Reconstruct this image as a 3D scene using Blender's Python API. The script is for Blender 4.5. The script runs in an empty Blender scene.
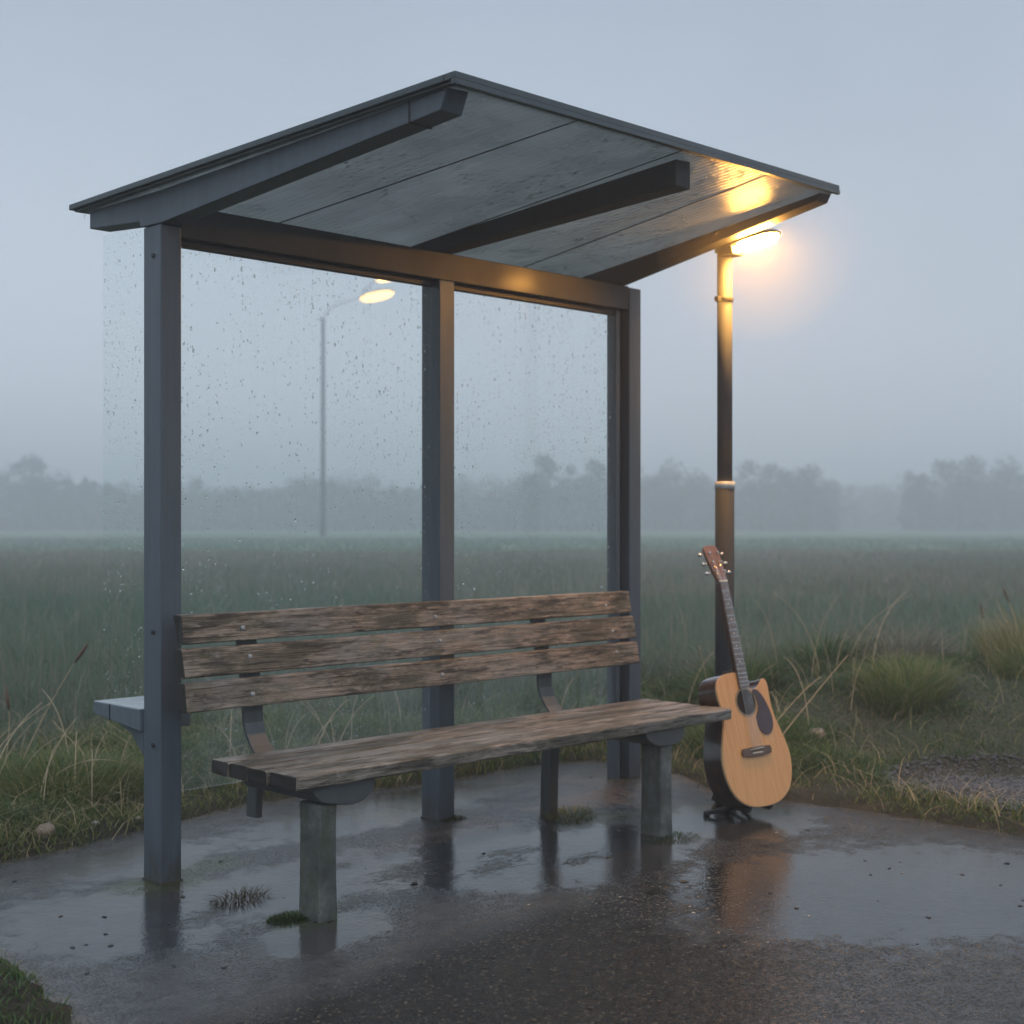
import bpy, bmesh, math, random
import numpy as np
from mathutils import Vector, Matrix

random.seed(7); rng = np.random.default_rng(11)
S = bpy.context.scene
COL = S.collection
R = math.radians

# ------------------------------------------------------------------ helpers
def link(o, parent=None):
    COL.objects.link(o)
    if parent: o.parent = parent
    return o

def tag(o, label=None, cat=None, group=None, kind=None):
    if label: o['label'] = label
    if cat: o['category'] = cat
    if group: o['group'] = group
    if kind: o['kind'] = kind
    return o

def empty(name, loc=(0, 0, 0), label=None, cat=None, group=None):
    o = bpy.data.objects.new(name, None); o.location = loc; o.empty_display_size = .1
    link(o); return tag(o, label, cat, group)

class MB:
    """collects vertices and faces in world coordinates"""
    def __init__(s): s.v = []; s.f = []; s.sm = []
    def add(s, vs, fs, smooth=False):
        b = len(s.v); s.v += [tuple(p) for p in vs]; s.f += [tuple(i + b for i in f) for f in fs]; s.sm += [smooth] * len(fs); return s
    def hexa(s, p):      # 8 points: bottom 4 (ccw from above), top 4
        return s.add(p, [(3, 2, 1, 0), (4, 5, 6, 7), (0, 1, 5, 4), (1, 2, 6, 5), (2, 3, 7, 6), (3, 0, 4, 7)])
    def box(s, x0, x1, y0, y1, z0, z1):
        return s.hexa([(x0, y0, z0), (x1, y0, z0), (x1, y1, z0), (x0, y1, z0), (x0, y0, z1), (x1, y0, z1), (x1, y1, z1), (x0, y1, z1)])
    def tube(s, path, rad, n=12, cap=True):
        path = [Vector(p) for p in path]; rad = rad if isinstance(rad, (list, tuple)) else [rad] * len(path)
        vs = []; up = None
        for i, p in enumerate(path):
            t = (path[min(i + 1, len(path) - 1)] - path[max(i - 1, 0)]).normalized()
            if up is None: up = Vector((0, 0, 1)) if abs(t.z) < .9 else Vector((1, 0, 0))
            a = t.cross(up).normalized(); b = a.cross(t).normalized(); up = b
            for k in range(n):
                an = 2 * math.pi * k / n
                vs.append(p + (a * math.cos(an) + b * math.sin(an)) * rad[i])
        fs = [(i * n + k, i * n + (k + 1) % n, (i + 1) * n + (k + 1) % n, (i + 1) * n + k) for i in range(len(path) - 1) for k in range(n)]
        s.add(vs, fs, True)
        if cap:
            b = len(s.v) - len(vs)
            s.f += [tuple(b + k for k in range(n))[::-1], tuple(b + (len(path) - 1) * n + k for k in range(n))]; s.sm += [False, False]
        return s
    def prism(s, outline, a, b, fn):     # outline [(u,v)], extruded from depth a to b, fn(u,v,w)->xyz
        n = len(outline)
        vs = [fn(u, v, a) for u, v in outline] + [fn(u, v, b) for u, v in outline]
        s.add(vs, [tuple(range(n))[::-1], tuple(range(n, 2 * n))] + [(i, (i + 1) % n, n + (i + 1) % n, n + i) for i in range(n)])
        return s
    def build(s, name, mat, parent=None, bevel=0, seg=2, label=None):
        me = bpy.data.meshes.new(name); me.from_pydata(s.v, [], s.f)
        bm = bmesh.new(); bm.from_mesh(me); bmesh.ops.recalc_face_normals(bm, faces=bm.faces); bm.to_mesh(me); bm.free()
        me.materials.append(mat)
        me.polygons.foreach_set('use_smooth', s.sm)
        o = link(bpy.data.objects.new(name, me), parent)
        if bevel:
            m = o.modifiers.new('bevel', 'BEVEL'); m.width = bevel; m.segments = seg; m.limit_method = 'ANGLE'; m.angle_limit = R(40)
        if label: o['label'] = label
        return o

def big_mesh(name, V, F4=None, F3=None, mat=None, attrs=None, parent=None, smooth=False):
    me = bpy.data.meshes.new(name)
    n4 = 0 if F4 is None else len(F4); n3 = 0 if F3 is None else len(F3)
    me.vertices.add(len(V)); me.vertices.foreach_set('co', np.asarray(V, np.float32).ravel())
    loops = np.concatenate([F4.ravel() if n4 else np.zeros(0, int), F3.ravel() if n3 else np.zeros(0, int)]).astype(np.int32)
    me.loops.add(len(loops)); me.loops.foreach_set('vertex_index', loops)
    me.polygons.add(n4 + n3)
    st = np.concatenate([np.arange(n4) * 4, n4 * 4 + np.arange(n3) * 3]).astype(np.int32)
    me.polygons.foreach_set('loop_start', st)
    if smooth: me.polygons.foreach_set('use_smooth', np.ones(n4 + n3, bool))
    me.update(calc_edges=True)
    for k, a in (attrs or {}).items():
        at = me.attributes.new(k, 'FLOAT', 'POINT'); at.data.foreach_set('value', np.asarray(a, np.float32))
    if mat: me.materials.append(mat)
    return link(bpy.data.objects.new(name, me), parent)

def ss(x): x = np.clip(x, 0, 1); return x * x * (3 - 2 * x)

_tab = rng.random((256, 256))
def vnoise(x, y):
    x = np.asarray(x, float); y = np.asarray(y, float)
    xi = np.floor(x).astype(int); yi = np.floor(y).astype(int); fx = ss(x - xi); fy = ss(y - yi)
    g = lambda a, b: _tab[a % 256, b % 256]
    return (g(xi, yi) * (1 - fx) + g(xi + 1, yi) * fx) * (1 - fy) + (g(xi, yi + 1) * (1 - fx) + g(xi + 1, yi + 1) * fx) * fy
def fbm(x, y, o=4): return sum(vnoise(x * 2 ** i + 17 * i, y * 2 ** i + 31 * i) / 2 ** (i + 1) for i in range(o))

# ------------------------------------------------------------------ materials
class NT:
    def __init__(s, name, surf=True):
        s.m = bpy.data.materials.new(name); s.m.use_nodes = True; s.t = s.m.node_tree; s.t.nodes.clear()
        s.out = s.t.nodes.new('ShaderNodeOutputMaterial')
    def n(s, t, **k):
        nd = s.t.nodes.new('ShaderNode' + t)
        for a, v in k.items(): setattr(nd, a, v)
        return nd
    def l(s, a, b): s.t.links.new(a, b)
    def val(s, sock, v):
        if isinstance(v, bpy.types.NodeSocket): s.l(v, sock)
        else: sock.default_value = v
    def math(s, op, a, b=0.0, c=None, clamp=False):
        nd = s.n('Math', operation=op); nd.use_clamp = clamp
        s.val(nd.inputs[0], a); s.val(nd.inputs[1], b)
        if c is not None: s.val(nd.inputs[2], c)
        return nd.outputs[0]
    def ramp(s, f, stops, interp='LINEAR'):
        nd = s.n('ValToRGB'); e = nd.color_ramp.elements; nd.color_ramp.interpolation = interp
        while len(e) > 1: e.remove(e[-1])
        for i, (p, c) in enumerate(stops):
            el = e[0] if i == 0 else e.new(p); el.position = p
            el.color = (c, c, c, 1) if isinstance(c, (int, float)) else (*c, 1)
        s.l(f, nd.inputs[0]); return nd.outputs[0]
    def mix(s, f, a, b, blend='MIX'):
        nd = s.n('Mix', data_type='RGBA', blend_type=blend); s.val(nd.inputs[0], f)
        s.val(nd.inputs[6], a if not isinstance(a, tuple) else (*a, 1)); s.val(nd.inputs[7], b if not isinstance(b, tuple) else (*b, 1))
        return nd.outputs[2]
    def coord(s, kind='Object', scale=(1, 1, 1), rot=(0, 0, 0)):
        tc = s.n('TexCoord'); mp = s.n('Mapping'); mp.inputs['Scale'].default_value = scale; mp.inputs['Rotation'].default_value = rot
        s.l(tc.outputs[kind], mp.inputs[0]); return mp.outputs[0]
    def noise(s, vec, scale, detail=4, rough=.55, dist=0):
        nd = s.n('TexNoise'); nd.inputs['Scale'].default_value = scale; nd.inputs['Detail'].default_value = detail
        nd.inputs['Roughness'].default_value = rough; nd.inputs['Distortion'].default_value = dist
        if vec is not None: s.l(vec, nd.inputs['Vector'])
        return nd.outputs[0]
    def voro(s, vec, scale, feature='F1', rand=1):
        nd = s.n('TexVoronoi', feature=feature); nd.inputs['Scale'].default_value = scale; nd.inputs['Randomness'].default_value = rand
        s.l(vec, nd.inputs['Vector']); return nd.outputs
    def bump(s, h, strength=.3, dist=.01, normal=None):
        nd = s.n('Bump'); s.val(nd.inputs['Strength'], strength); nd.inputs['Distance'].default_value = dist
        s.l(h, nd.inputs['Height'])
        if normal is not None: s.l(normal, nd.inputs['Normal'])
        return nd.outputs[0]
    def pbr(s, **k):
        nd = s.n('BsdfPrincipled')
        for a, v in k.items():
            a = a.replace('_', ' ')
            if isinstance(v, tuple) and len(v) == 3: v = (*v, 1)
            s.val(nd.inputs[a], v)
        s.l(nd.outputs[0], s.out.inputs[0]); return nd
    def attr(s, name):
        nd = s.n('Attribute'); nd.attribute_name = name; return nd.outputs['Fac']

def painted_steel(name, col, rough=.42, wet=.5):
    t = NT(name); c = t.coord()
    a = t.noise(c, 3, 6, .6); b = t.noise(t.coord(scale=(14, 14, 1.2)), 2.2, 5, .6)
    f = t.math('ADD', t.math('MULTIPLY', a, .5), t.math('MULTIPLY', b, .5))
    dk = tuple(x * .72 for x in col); lt = tuple(min(1, x * 1.25 + .006) for x in col)
    colr = t.ramp(f, [(.3, dk), (.55, col), (.75, lt)])
    sz = t.n('SeparateXYZ'); t.l(c, sz.inputs[0])
    chip = t.ramp(t.noise(c, 26, 5, .7), [(.685, 0.0), (.71, 1.0)]); colr = t.mix(t.math('MULTIPLY', chip, .55), colr, (.20, .20, .19))
    grime = t.math('MULTIPLY', t.ramp(sz.outputs[2], [(.0, 1.0), (.16, 0.0)]), t.ramp(t.noise(t.coord(scale=(1, 1, .3)), 24, 5, .7), [(.38, 0.0), (.62, .9)])); colr = t.mix(grime, colr, (.055, .042, .026))
    sp = t.voro(c, 160)[0]; dr = t.ramp(sp, [(.0, 1.0), (.22, .0)])
    rg = t.math('ADD', t.ramp(a, [(.3, rough - .12), (.7, rough + .12)]), 0.0)
    nm = t.bump(t.noise(c, 60, 3), .06, .004)
    nm = t.bump(dr, .25, .002, nm)
    t.pbr(Base_Color=colr, Roughness=rg, Normal=nm, Metallic=.0, Coat_Weight=wet * .35, Coat_Roughness=.18)
    return t.m

M = {}
M['steel'] = painted_steel('slate_painted_steel', (.085, .110, .136), .5, .3)
M['steel_dark'] = painted_steel('dark_painted_steel', (.028, .031, .034), .58, .15)
M['trim'] = painted_steel('roof_trim_steel', (.04, .058, .066), .38)
M['pole'] = painted_steel('lamp_pole_steel', (.055, .066, .082), .7, 0)
M['sleeve'] = painted_steel('shaded_pole_sleeve', (.022, .030, .040), .8, 0)  # lower pole's unlit look is put into this darker colour
M['ledge'] = painted_steel('wet_ledge_steel', (.13, .165, .2), .22, 1)
M['bracket'] = painted_steel('bench_bracket_steel', (.07, .082, .086), .5)
M['bolt'] = painted_steel('zinc_bolt', (.42, .43, .44), .3)

def plain(name, col, rough=.5, metal=0., **k):
    t = NT(name); c = t.coord(); f = t.noise(c, 40, 4)
    t.pbr(Base_Color=t.ramp(f, [(.3, tuple(x * .8 for x in col)), (.7, tuple(min(1, x * 1.15) for x in col))]), Roughness=rough, Metallic=metal, **k)
    return t.m
M['rubber'] = plain('black_rubber', (.018, .018, .02), .55)
M['chrome'] = plain('chrome', (.7, .7, .7), .2, 1.)
M['bone'] = plain('bone', (.75, .68, .55), .4)
M['sticker'] = plain('worn_white_sticker', (.55, .56, .55), .5)

def roof_lining():
    t = NT('wet_roof_lining'); c = t.coord()
    st = t.noise(t.coord(scale=(1, .18, 1)), 5, 5, .6); bl = t.noise(c, 2.2, 5, .6)
    f = t.math('ADD', t.math('MULTIPLY', st, .45), t.math('MULTIPLY', bl, .55))
    col = t.ramp(f, [(.3, (.36, .385, .385)), (.5, (.45, .48, .478)), (.7, (.54, .57, .565))])
    # fine ribs running front to back
    sx = t.n('SeparateXYZ'); t.l(c, sx.inputs[0])
    w = t.math('SINE', t.math('MULTIPLY', sx.outputs[0], 2 * math.pi / .070))
    rib = t.math('POWER', t.math('ABSOLUTE', w), .6)
    v = t.voro(t.coord(scale=(1, .75, 1)), 95)[0]; drop = t.ramp(v, [(.0, 1.0), (.30, .0)])
    v2 = t.voro(c, 190)[0]; drop2 = t.ramp(v2, [(.0, 1.0), (.35, .0)])
    wetm = t.ramp(t.noise(c, 2.6, 4, .65), [(.42, 0.0), (.6, 1.0)])
    h = t.math('ADD', t.math('MULTIPLY', drop, wetm), t.math('MULTIPLY', drop2, .35))
    col = t.mix(t.math('MULTIPLY', t.math('MULTIPLY', drop, wetm), .10), col, (.10, .11, .10))
    nm = t.bump(rib, 1., .010); nm = t.bump(h, .55, .004, nm)
    rg = t.ramp(bl, [(.35, .22), (.65, .36)])
    p = t.pbr(Base_Color=col, Roughness=rg, Metallic=.25, Normal=nm)
    tl = t.n('BsdfTranslucent'); t.l(col, tl.inputs[0]); m = t.n('MixShader'); m.inputs[0].default_value = .64
    t.l(p.outputs[0], m.inputs[1]); t.l(tl.outputs[0], m.inputs[2]); t.l(m.outputs[0], t.out.inputs[0])
    return t.m
M['lining'] = roof_lining()

def wood(name, base, grey, warm=0.0, seed=0):
    t = NT(name); tc = t.n('TexCoord'); oi = t.n('ObjectInfo')
    off = t.n('VectorMath', operation='ADD'); t.l(tc.outputs['Object'], off.inputs[0])
    cv = t.n('CombineXYZ'); t.l(t.math('MULTIPLY', oi.outputs['Random'], 37.), cv.inputs[0]); t.l(t.math('MULTIPLY', oi.outputs['Random'], 11.), cv.inputs[1]); t.l(cv.outputs[0], off.inputs[1])
    def mp(sc):
        m = t.n('Mapping'); m.inputs['Scale'].default_value = sc; t.l(off.outputs[0], m.inputs[0]); return m.outputs[0]
    grain = t.noise(mp((1.6, 46, 46)), 3.0, 7, .68, .6)
    fine = t.noise(mp((6, 160, 160)), 2.0, 4, .6)
    patch = t.noise(mp((1.8, 9, 9)), 1.7, 6, .65)
    blot = t.noise(mp((3.2, 24, 24)), 2.4, 7, .72, .5)
    f = t.math('ADD', t.math('MULTIPLY', grain, .6), t.math('MULTIPLY', fine, .4))
    c1 = t.ramp(f, [(.30, tuple(x * .35 for x in base)), (.47, base), (.62, grey), (.75, tuple(min(1, x * 1.3) for x in grey))])
    dark = t.ramp(t.math('ADD', t.math('MULTIPLY', blot, .5), t.math('MULTIPLY', patch, .5)), [(.475, 0.0), (.57, 1.0)])
    c2 = t.mix(t.math('MULTIPLY', dark, .82), c1, (.030, .026, .020))
    mossm = t.ramp(t.noise(mp((3.2, 9, 9)), 2.1, 5, .7), [(.47, 0.0), (.60, 1.0)])
    c3 = t.mix(t.math('MULTIPLY', mossm, .62), c2, (.045, .05, .022))
    lich = t.ramp(t.noise(mp((7, 16, 16)), 3, 6, .75), [(.56, 0.0), (.66, 1.0)])
    c4 = t.mix(t.math('MULTIPLY', lich, .55), c3, (.34, .33, .31))
    crack = t.ramp(t.noise(mp((.7, 60, 60)), 3.3, 3, .5, .3), [(.33, 1.0), (.39, 0.0)])
    c5 = t.mix(t.math('MULTIPLY', crack, .8), c4, (.012, .010, .008))
    big = t.noise(mp((1.5, 3, 3)), 1.5, 4, .6)
    c5 = t.mix(t.ramp(big, [(.50, 0.0), (.64, .55)]), c5, t.mix(f, (.10, .10, .095), (.40, .39, .37)))      # silvered stretches
    c5 = t.mix(t.ramp(big, [(.36, .75), (.46, 0.0)]), c5, t.mix(f, (.022, .020, .013), (.075, .070, .040)))  # damp mossy stretches
    c5 = t.mix(t.math('MULTIPLY', dark, t.ramp(blot, [(.5, 0.0), (.58, .75)])), c5, (.016, .014, .011))
    h = t.math('SUBTRACT', f, t.math('MULTIPLY', crack, .8))
    h = t.math('SUBTRACT', h, t.math('MULTIPLY', patch, .3))
    nm = t.bump(h, .7, .006)
    t.pbr(Base_Color=c5, Roughness=t.ramp(patch, [(.35, .30), (.65, .62)]), Normal=nm)
    return t.m
M['wood_seat'] = wood('weathered_seat_timber', (.18, .148, .118), (.42, .365, .30))
M['wood_back'] = wood('weathered_back_timber', (.215, .165, .120), (.45, .375, .305))

M['endgrain'] = plain('wet_end_grain', (.013, .011, .010), .5)
def concrete():
    t = NT('mossy_concrete'); c = t.coord()
    a = t.noise(c, 9, 7, .7); g = t.noise(t.coord(scale=(1, 1, .35)), 14, 5, .7)
    col = t.ramp(a, [(.3, (.045, .05, .048)), (.5, (.10, .108, .104)), (.7, (.19, .20, .19))])
    col = t.mix(t.ramp(g, [(.45, 0.0), (.62, .75)]), col, (.055, .07, .035))
    pit = t.ramp(t.voro(c, 55)[0], [(.05, 1.0), (.2, 0.0)])
    col = t.mix(t.math('MULTIPLY', t.math('MULTIPLY', pit, t.ramp(a, [(.45, 0.0), (.6, 1.0)])), .8), col, (.02, .02, .018))
    t.pbr(Base_Color=col, Roughness=.6, Normal=t.bump(t.math('SUBTRACT', a, t.math('MULTIPLY', pit, .5)), .6, .01))
    return t.m
M['concrete'] = concrete()

def glass_pane(nm='rain_wet_glass', k=1.):
    t = NT(nm); c = t.coord()
    lw = t.n('LayerWeight'); lw.inputs['Blend'].default_value = .5
    frs = t.math('ADD', .022 * k, t.math('MULTIPLY', .9 * k, t.math('POWER', lw.outputs['Facing'], 5.)))
    tr = t.n('BsdfTransparent'); tr.inputs[0].default_value = (.965, .985, .98, 1)
    gl = t.n('BsdfGlossy'); gl.inputs['Roughness'].default_value = .02
    df = t.n('BsdfTranslucent'); df.inputs[0].default_value = (.8, .85, .86, 1)
    m1 = t.n('MixShader'); t.l(frs, m1.inputs[0]); t.l(tr.outputs[0], m1.inputs[1]); t.l(gl.outputs[0], m1.inputs[2])
    st = t.noise(t.coord(scale=(1, 1, .06)), 26, 5, .65); bl = t.noise(c, 3, 5, .6)
    sz = t.n('SeparateXYZ'); t.l(c, sz.inputs[0])
    low = t.ramp(t.math('MULTIPLY', sz.outputs[2], .5), [(.25, 1.0), (.62, .12)])      # mist clings to the lower glass
    f = t.math('MULTIPLY', t.math('MULTIPLY', low, k), t.ramp(t.math('MULTIPLY', st, t.math('ADD', bl, .4)), [(.30, .03), (.62, .09)]))
    m2 = t.n('MixShader'); t.l(f, m2.inputs[0]); t.l(m1.outputs[0], m2.inputs[1]); t.l(df.outputs[0], m2.inputs[2])
    t.l(m2.outputs[0], t.out.inputs[0]); return t.m
M['glass'] = glass_pane(); M['glass_clear'] = glass_pane('clear_side_glass', .3)
def water_drop():
    t = NT('water_drop'); t.pbr(Base_Color=(1, 1, 1), Roughness=.0, IOR=1.33, Transmission_Weight=1.); return t.m
M['drop'] = water_drop()

def emit(name, col, st):
    t = NT(name); e = t.n('Emission'); e.inputs[0].default_value = (*col, 1); e.inputs[1].default_value = st
    t.l(e.outputs[0], t.out.inputs[0]); return t.m
M['lens'] = emit('lit_warm_lens', (1., .45, .09), 540.)
M['lens_far'] = emit('lit_far_lens', (1., .56, .18), 6.)

# pavement ---------------------------------------------------------
def pavement_mat():
    t = NT('wet_asphalt'); c = t.coord()
    wet = t.attr('wet'); rough_a = t.attr('coarse'); moss = t.attr('moss'); mud = t.attr('mud')
    n1 = t.noise(c, 2.3, 6, .62); n2 = t.noise(c, 11, 6, .65); n3 = t.noise(c, 60, 4, .6)
    agg = t.voro(c, 100); agg2 = t.voro(c, 62)
    # real puddle mask: standing water level against an uneven surface
    lvl = t.math('ADD', t.math('MULTIPLY', wet, 1.0), t.math('SUBTRACT', t.math('ADD', t.math('ADD', t.math('MULTIPLY', n1, .7), t.math('MULTIPLY', n2, .95)), t.math('MULTIPLY', n3, .35)), 1.02))
    pud = t.ramp(lvl, [(.34, 0.0), (.62, 1.0)])
    stone = t.ramp(agg[0], [(.0, 1.0), (.55, .0)])
    base = t.ramp(n2, [(.3, (.030, .031, .033)), (.55, (.052, .053, .055)), (.75, (.085, .085, .083))])
    sepc = t.n('SeparateColor'); t.l(agg[1], sepc.inputs[0])
    chip_glint = t.ramp(sepc.outputs[0], [(.0, (.016, .013, .011)), (.5, (.050, .042, .034)), (.75, (.075, .062, .048)), (.88, (.12, .098, .074)), (.95, (.26, .21, .15))])
    binder = t.mix(t.ramp(agg[0], [(.34, 1.0), (.62, .0)]), (.006, .0055, .005), chip_glint)      # chippings set in black binder; the palest ones paint in glints
    grit = t.mix(t.math('MULTIPLY', rough_a, .95), base, binder)
    mudm = t.ramp(t.math('ADD', mud, t.math('MULTIPLY', t.math('SUBTRACT', n2, .5), 1.3)), [(.30, 0.0), (.6, .85)])
    col = t.mix(mudm, grit, (.085, .066, .048))
    mm = t.ramp(t.math('ADD', moss, t.math('MULTIPLY', t.math('SUBTRACT', n2, .5), 1.6)), [(.38, 0.0), (.75, .8)])
    col = t.mix(mm, col, t.ramp(n3, [(.3, (.03, .038, .012)), (.7, (.085, .095, .03))]))
    dirt = t.ramp(t.noise(t.coord(scale=(1, 1.8, 1)), 7, 7, .75, 1.2), [(.53, 0.0), (.60, 1.0)])
    col = t.mix(t.math('MULTIPLY', t.math('MULTIPLY', dirt, t.math('SUBTRACT', 1., rough_a)), .7), col, (.018, .017, .016))
    mk = t.ramp(t.math('ADD', t.math('MULTIPLY', t.attr('muck'), .55), t.math('MULTIPLY', t.math('SUBTRACT', t.noise(t.coord(scale=(1, 2.2, 1), rot=(0, 0, .5)), 13, 7, .75, 1.5), .5), 1.9)), [(.36, 0.0), (.50, 1.0)])
    col = t.mix(t.math('MULTIPLY', mk, .9), col, (.014, .012, .010))
    pud = t.math('MULTIPLY', pud, t.math('SUBTRACT', 1., t.math('MULTIPLY', mk, .9)))
    rg = t.math('ADD', t.math('MULTIPLY', n2, .22), t.math('ADD', .12, t.math('MULTIPLY', rough_a, .03)))
    nd = t.n('Mix', data_type='FLOAT'); t.l(pud, nd.inputs[0]); t.l(rg, nd.inputs[2]); nd.inputs[3].default_value = .13
    inv = t.math('SUBTRACT', 1., pud)
    hs = t.math('ADD', t.math('MULTIPLY', t.math('MULTIPLY', stone, t.math('SUBTRACT', 1., t.math('MULTIPLY', pud, .8))), t.math('ADD', .5, t.math('MULTIPLY', rough_a, 1.5))), t.math('ADD', t.math('MULTIPLY', n3, .5), t.math('MULTIPLY', n2, 1.2)))
    st = t.math('ADD', t.math('MULTIPLY', inv, t.math('ADD', .34, t.math('MULTIPLY', rough_a, .42))), .10)
    nm = t.bump(hs, st, .012)
    t.pbr(Base_Color=t.mix(t.math('MULTIPLY', pud, .45), col, tuple((.022, .023, .024))), Roughness=nd.outputs[0], Normal=nm, Specular_IOR_Level=t.math('SUBTRACT', .5, t.math('MULTIPLY', t.math('MULTIPLY', rough_a, inv), .30)), IOR=1.45)
    return t.m
M['pave'] = pavement_mat()

def soil_mat():
    t = NT('field_and_verge_soil'); c = t.coord()
    zone = t.attr('zone'); n1 = t.noise(c, .12, 5, .6); n2 = t.noise(c, 7, 6, .7); n3 = t.noise(t.coord(scale=(1, 1, 1)), .9, 6, .65)
    n4 = t.noise(c, 55, 6, .75); n5 = t.math('ADD', t.math('MULTIPLY', n2, .4), t.math('MULTIPLY', n4, .6))
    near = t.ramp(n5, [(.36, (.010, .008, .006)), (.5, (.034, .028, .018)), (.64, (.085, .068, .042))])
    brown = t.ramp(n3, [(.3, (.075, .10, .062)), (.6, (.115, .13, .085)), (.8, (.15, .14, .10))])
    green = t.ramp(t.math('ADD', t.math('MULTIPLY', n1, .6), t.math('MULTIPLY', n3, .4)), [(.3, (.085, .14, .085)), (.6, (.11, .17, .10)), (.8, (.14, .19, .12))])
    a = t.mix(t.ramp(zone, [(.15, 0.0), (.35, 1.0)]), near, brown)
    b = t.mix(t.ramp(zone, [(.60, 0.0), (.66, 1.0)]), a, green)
    t.pbr(Base_Color=b, Roughness=.85, Specular_IOR_Level=.2, Normal=t.bump(n5, .9, .03))
    return t.m
M['soil'] = soil_mat()

def blade_mat(name, stops, rough=.55):
    t = NT(name); f = t.attr('tint')
    col = t.ramp(f, stops)
    p = t.pbr(Base_Color=col, Roughness=rough, Specular_IOR_Level=.3)
    tl = t.n('BsdfTranslucent'); t.l(col, tl.inputs[0]); mx = t.n('MixShader'); mx.inputs[0].default_value = .35
    t.l(p.outputs[0], mx.inputs[1]); t.l(tl.outputs[0], mx.inputs[2]); t.l(mx.outputs[0], t.out.inputs[0])
    return t.m
GREEN = (.085, .145, .034); YEL = (.20, .205, .058); STRAW = (.42, .33, .19); DEEP = (.045, .085, .036)
M['verge'] = blade_mat('verge_grass_blades', [(0, DEEP), (.3, GREEN), (.62, YEL), (.85, STRAW), (1, (.42, .34, .21))])
M['reed'] = blade_mat('field_grass_blades', [(0, (.075, .150, .098)), (.4, (.125, .198, .128)), (.6, (.170, .190, .130)), (.8, (.21, .18, .14)), (1, (.37, .31, .23))])
M['moss'] = blade_mat('moss_blades', [(0, (.02, .04, .01)), (.6, (.05, .085, .02)), (1, (.1, .12, .04))])
M['leaf'] = blade_mat('tree_leaves', [(0, (.028, .030, .022)), (.6, (.05, .05, .038)), (1, (.075, .06, .045))])
M['bark'] = plain('tree_bark', (.05, .042, .035), .8)
M['stem'] = plain('dry_stem', (.46, .37, .24), .6)
M['seed'] = plain('seed_head', (.13, .085, .06), .7)
def stone_mat(name, a, b):
    t = NT(name); c = t.coord(); f = t.noise(c, 22, 6, .7)
    t.pbr(Base_Color=t.ramp(f, [(.3, a), (.7, b)]), Roughness=.4, Normal=t.bump(f, .4, .01)); return t.m
M['stone_tan'] = stone_mat('tan_stone', (.17, .12, .085), (.36, .28, .21))
M['stone_pale'] = stone_mat('pale_stone', (.28, .25, .21), (.5, .46, .42))
M['gravel'] = stone_mat('dark_wet_gravel', (.03, .032, .036), (.10, .10, .105))
M['debris'] = plain('black_leaf_litter', (.012, .011, .010), .5)
M['chip'] = plain('pale_chip', (.42, .36, .28), .5)

# ------------------------------------------------------------------ camera
cam = bpy.data.cameras.new('camera'); co = link(bpy.data.objects.new('camera', cam)); S.camera = co
CX, CY, CZ = -2.553, -4.269, 1.25
TH = .7865
co.location = (CX, CY, CZ); co.rotation_euler = (R(90), 0, math.atan2(math.sin(TH), math.cos(TH)) - R(90))
cam.lens = 1404.02 / 1024 * 36; cam.sensor_width = 36; cam.shift_y = (520.98 - 512) / 1024
cam.clip_start = .05; cam.clip_end = 3000
cam.dof.use_dof = True; cam.dof.focus_distance = 4.4; cam.dof.aperture_fstop = 3.2
FW = np.array([math.cos(TH), math.sin(TH)]); RT = np.array([math.sin(TH), -math.cos(TH)])
def polar(d, lat_over_d): return CX + d * FW[0] + d * lat_over_d * RT[0], CY + d * FW[1] + d * lat_over_d * RT[1]

# ------------------------------------------------------------------ ground
PAD = [(-.85, -2.3), (-.92, -1.6), (-.88, -1.05), (-.83, -.72), (-.78, -.36), (-1.1, .0), (-1.0, .55), (-.23, .72), (-.02, .735), (.38, .83), (.98, .90), (1.4, .76), (1.8, .62), (2.5, .56), (2.76, .42),
       (2.76, .1), (2.73, -.16), (2.76, -.7), (2.82, -1.1), (2.85, -1.75), (2.95, -2.3), (4, -2.75), (40, -3), (40, -11), (-40, -11), (-40, -3), (-2.2, -2.8)]
def sd_poly(x, y, P):
    x = np.asarray(x, float); y = np.asarray(y, float)
    d = np.full(x.shape, 1e9); ins = np.zeros(x.shape, bool)
    for i in range(len(P)):
        ax, ay = P[i]; bx, by = P[(i + 1) % len(P)]
        ex, ey = bx - ax, by - ay; wx, wy = x - ax, y - ay
        t = np.clip((wx * ex + wy * ey) / (ex * ex + ey * ey), 0, 1)
        d = np.minimum(d, (wx - ex * t) ** 2 + (wy - ey * t) ** 2)
        c = ((ay > y) != (by > y)) & (x < (bx - ax) * (y - ay) / (by - ay + 1e-12) + ax); ins ^= c
    d = np.sqrt(d); return np.where(ins, -d, d)
def sd_pad(x, y):
    return sd_poly(x, y, PAD) + .10 * (fbm(np.asarray(x) * 3.1 + 5, np.asarray(y) * 3.1 + 9, 4) - .47) + .11 * (fbm(np.asarray(x) * 11 + 2, np.asarray(y) * 11 + 4, 3) - .44)
GR = [(3.08, -1.02), (3.35, -.80), (3.75, -.86), (4.15, -1.15), (4.5, -1.7), (4.4, -2.6), (3.1, -2.5), (2.99, -1.6)]
def sd_gravel(x, y): return sd_poly(x, y, GR) + .13 * (fbm(np.asarray(x) * 2.7 + 51, np.asarray(y) * 2.7 + 19, 3) - .45)
def h_pad(x, y):
    x = np.asarray(x, float); y = np.asarray(y, float)
    b = .045 * ss((x - .2) / 2.2) * ss((y + .35) / .35)
    return b + .010 * (fbm(x * 1.1 + 3, y * 1.1 + 8, 3) - .45)
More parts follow.
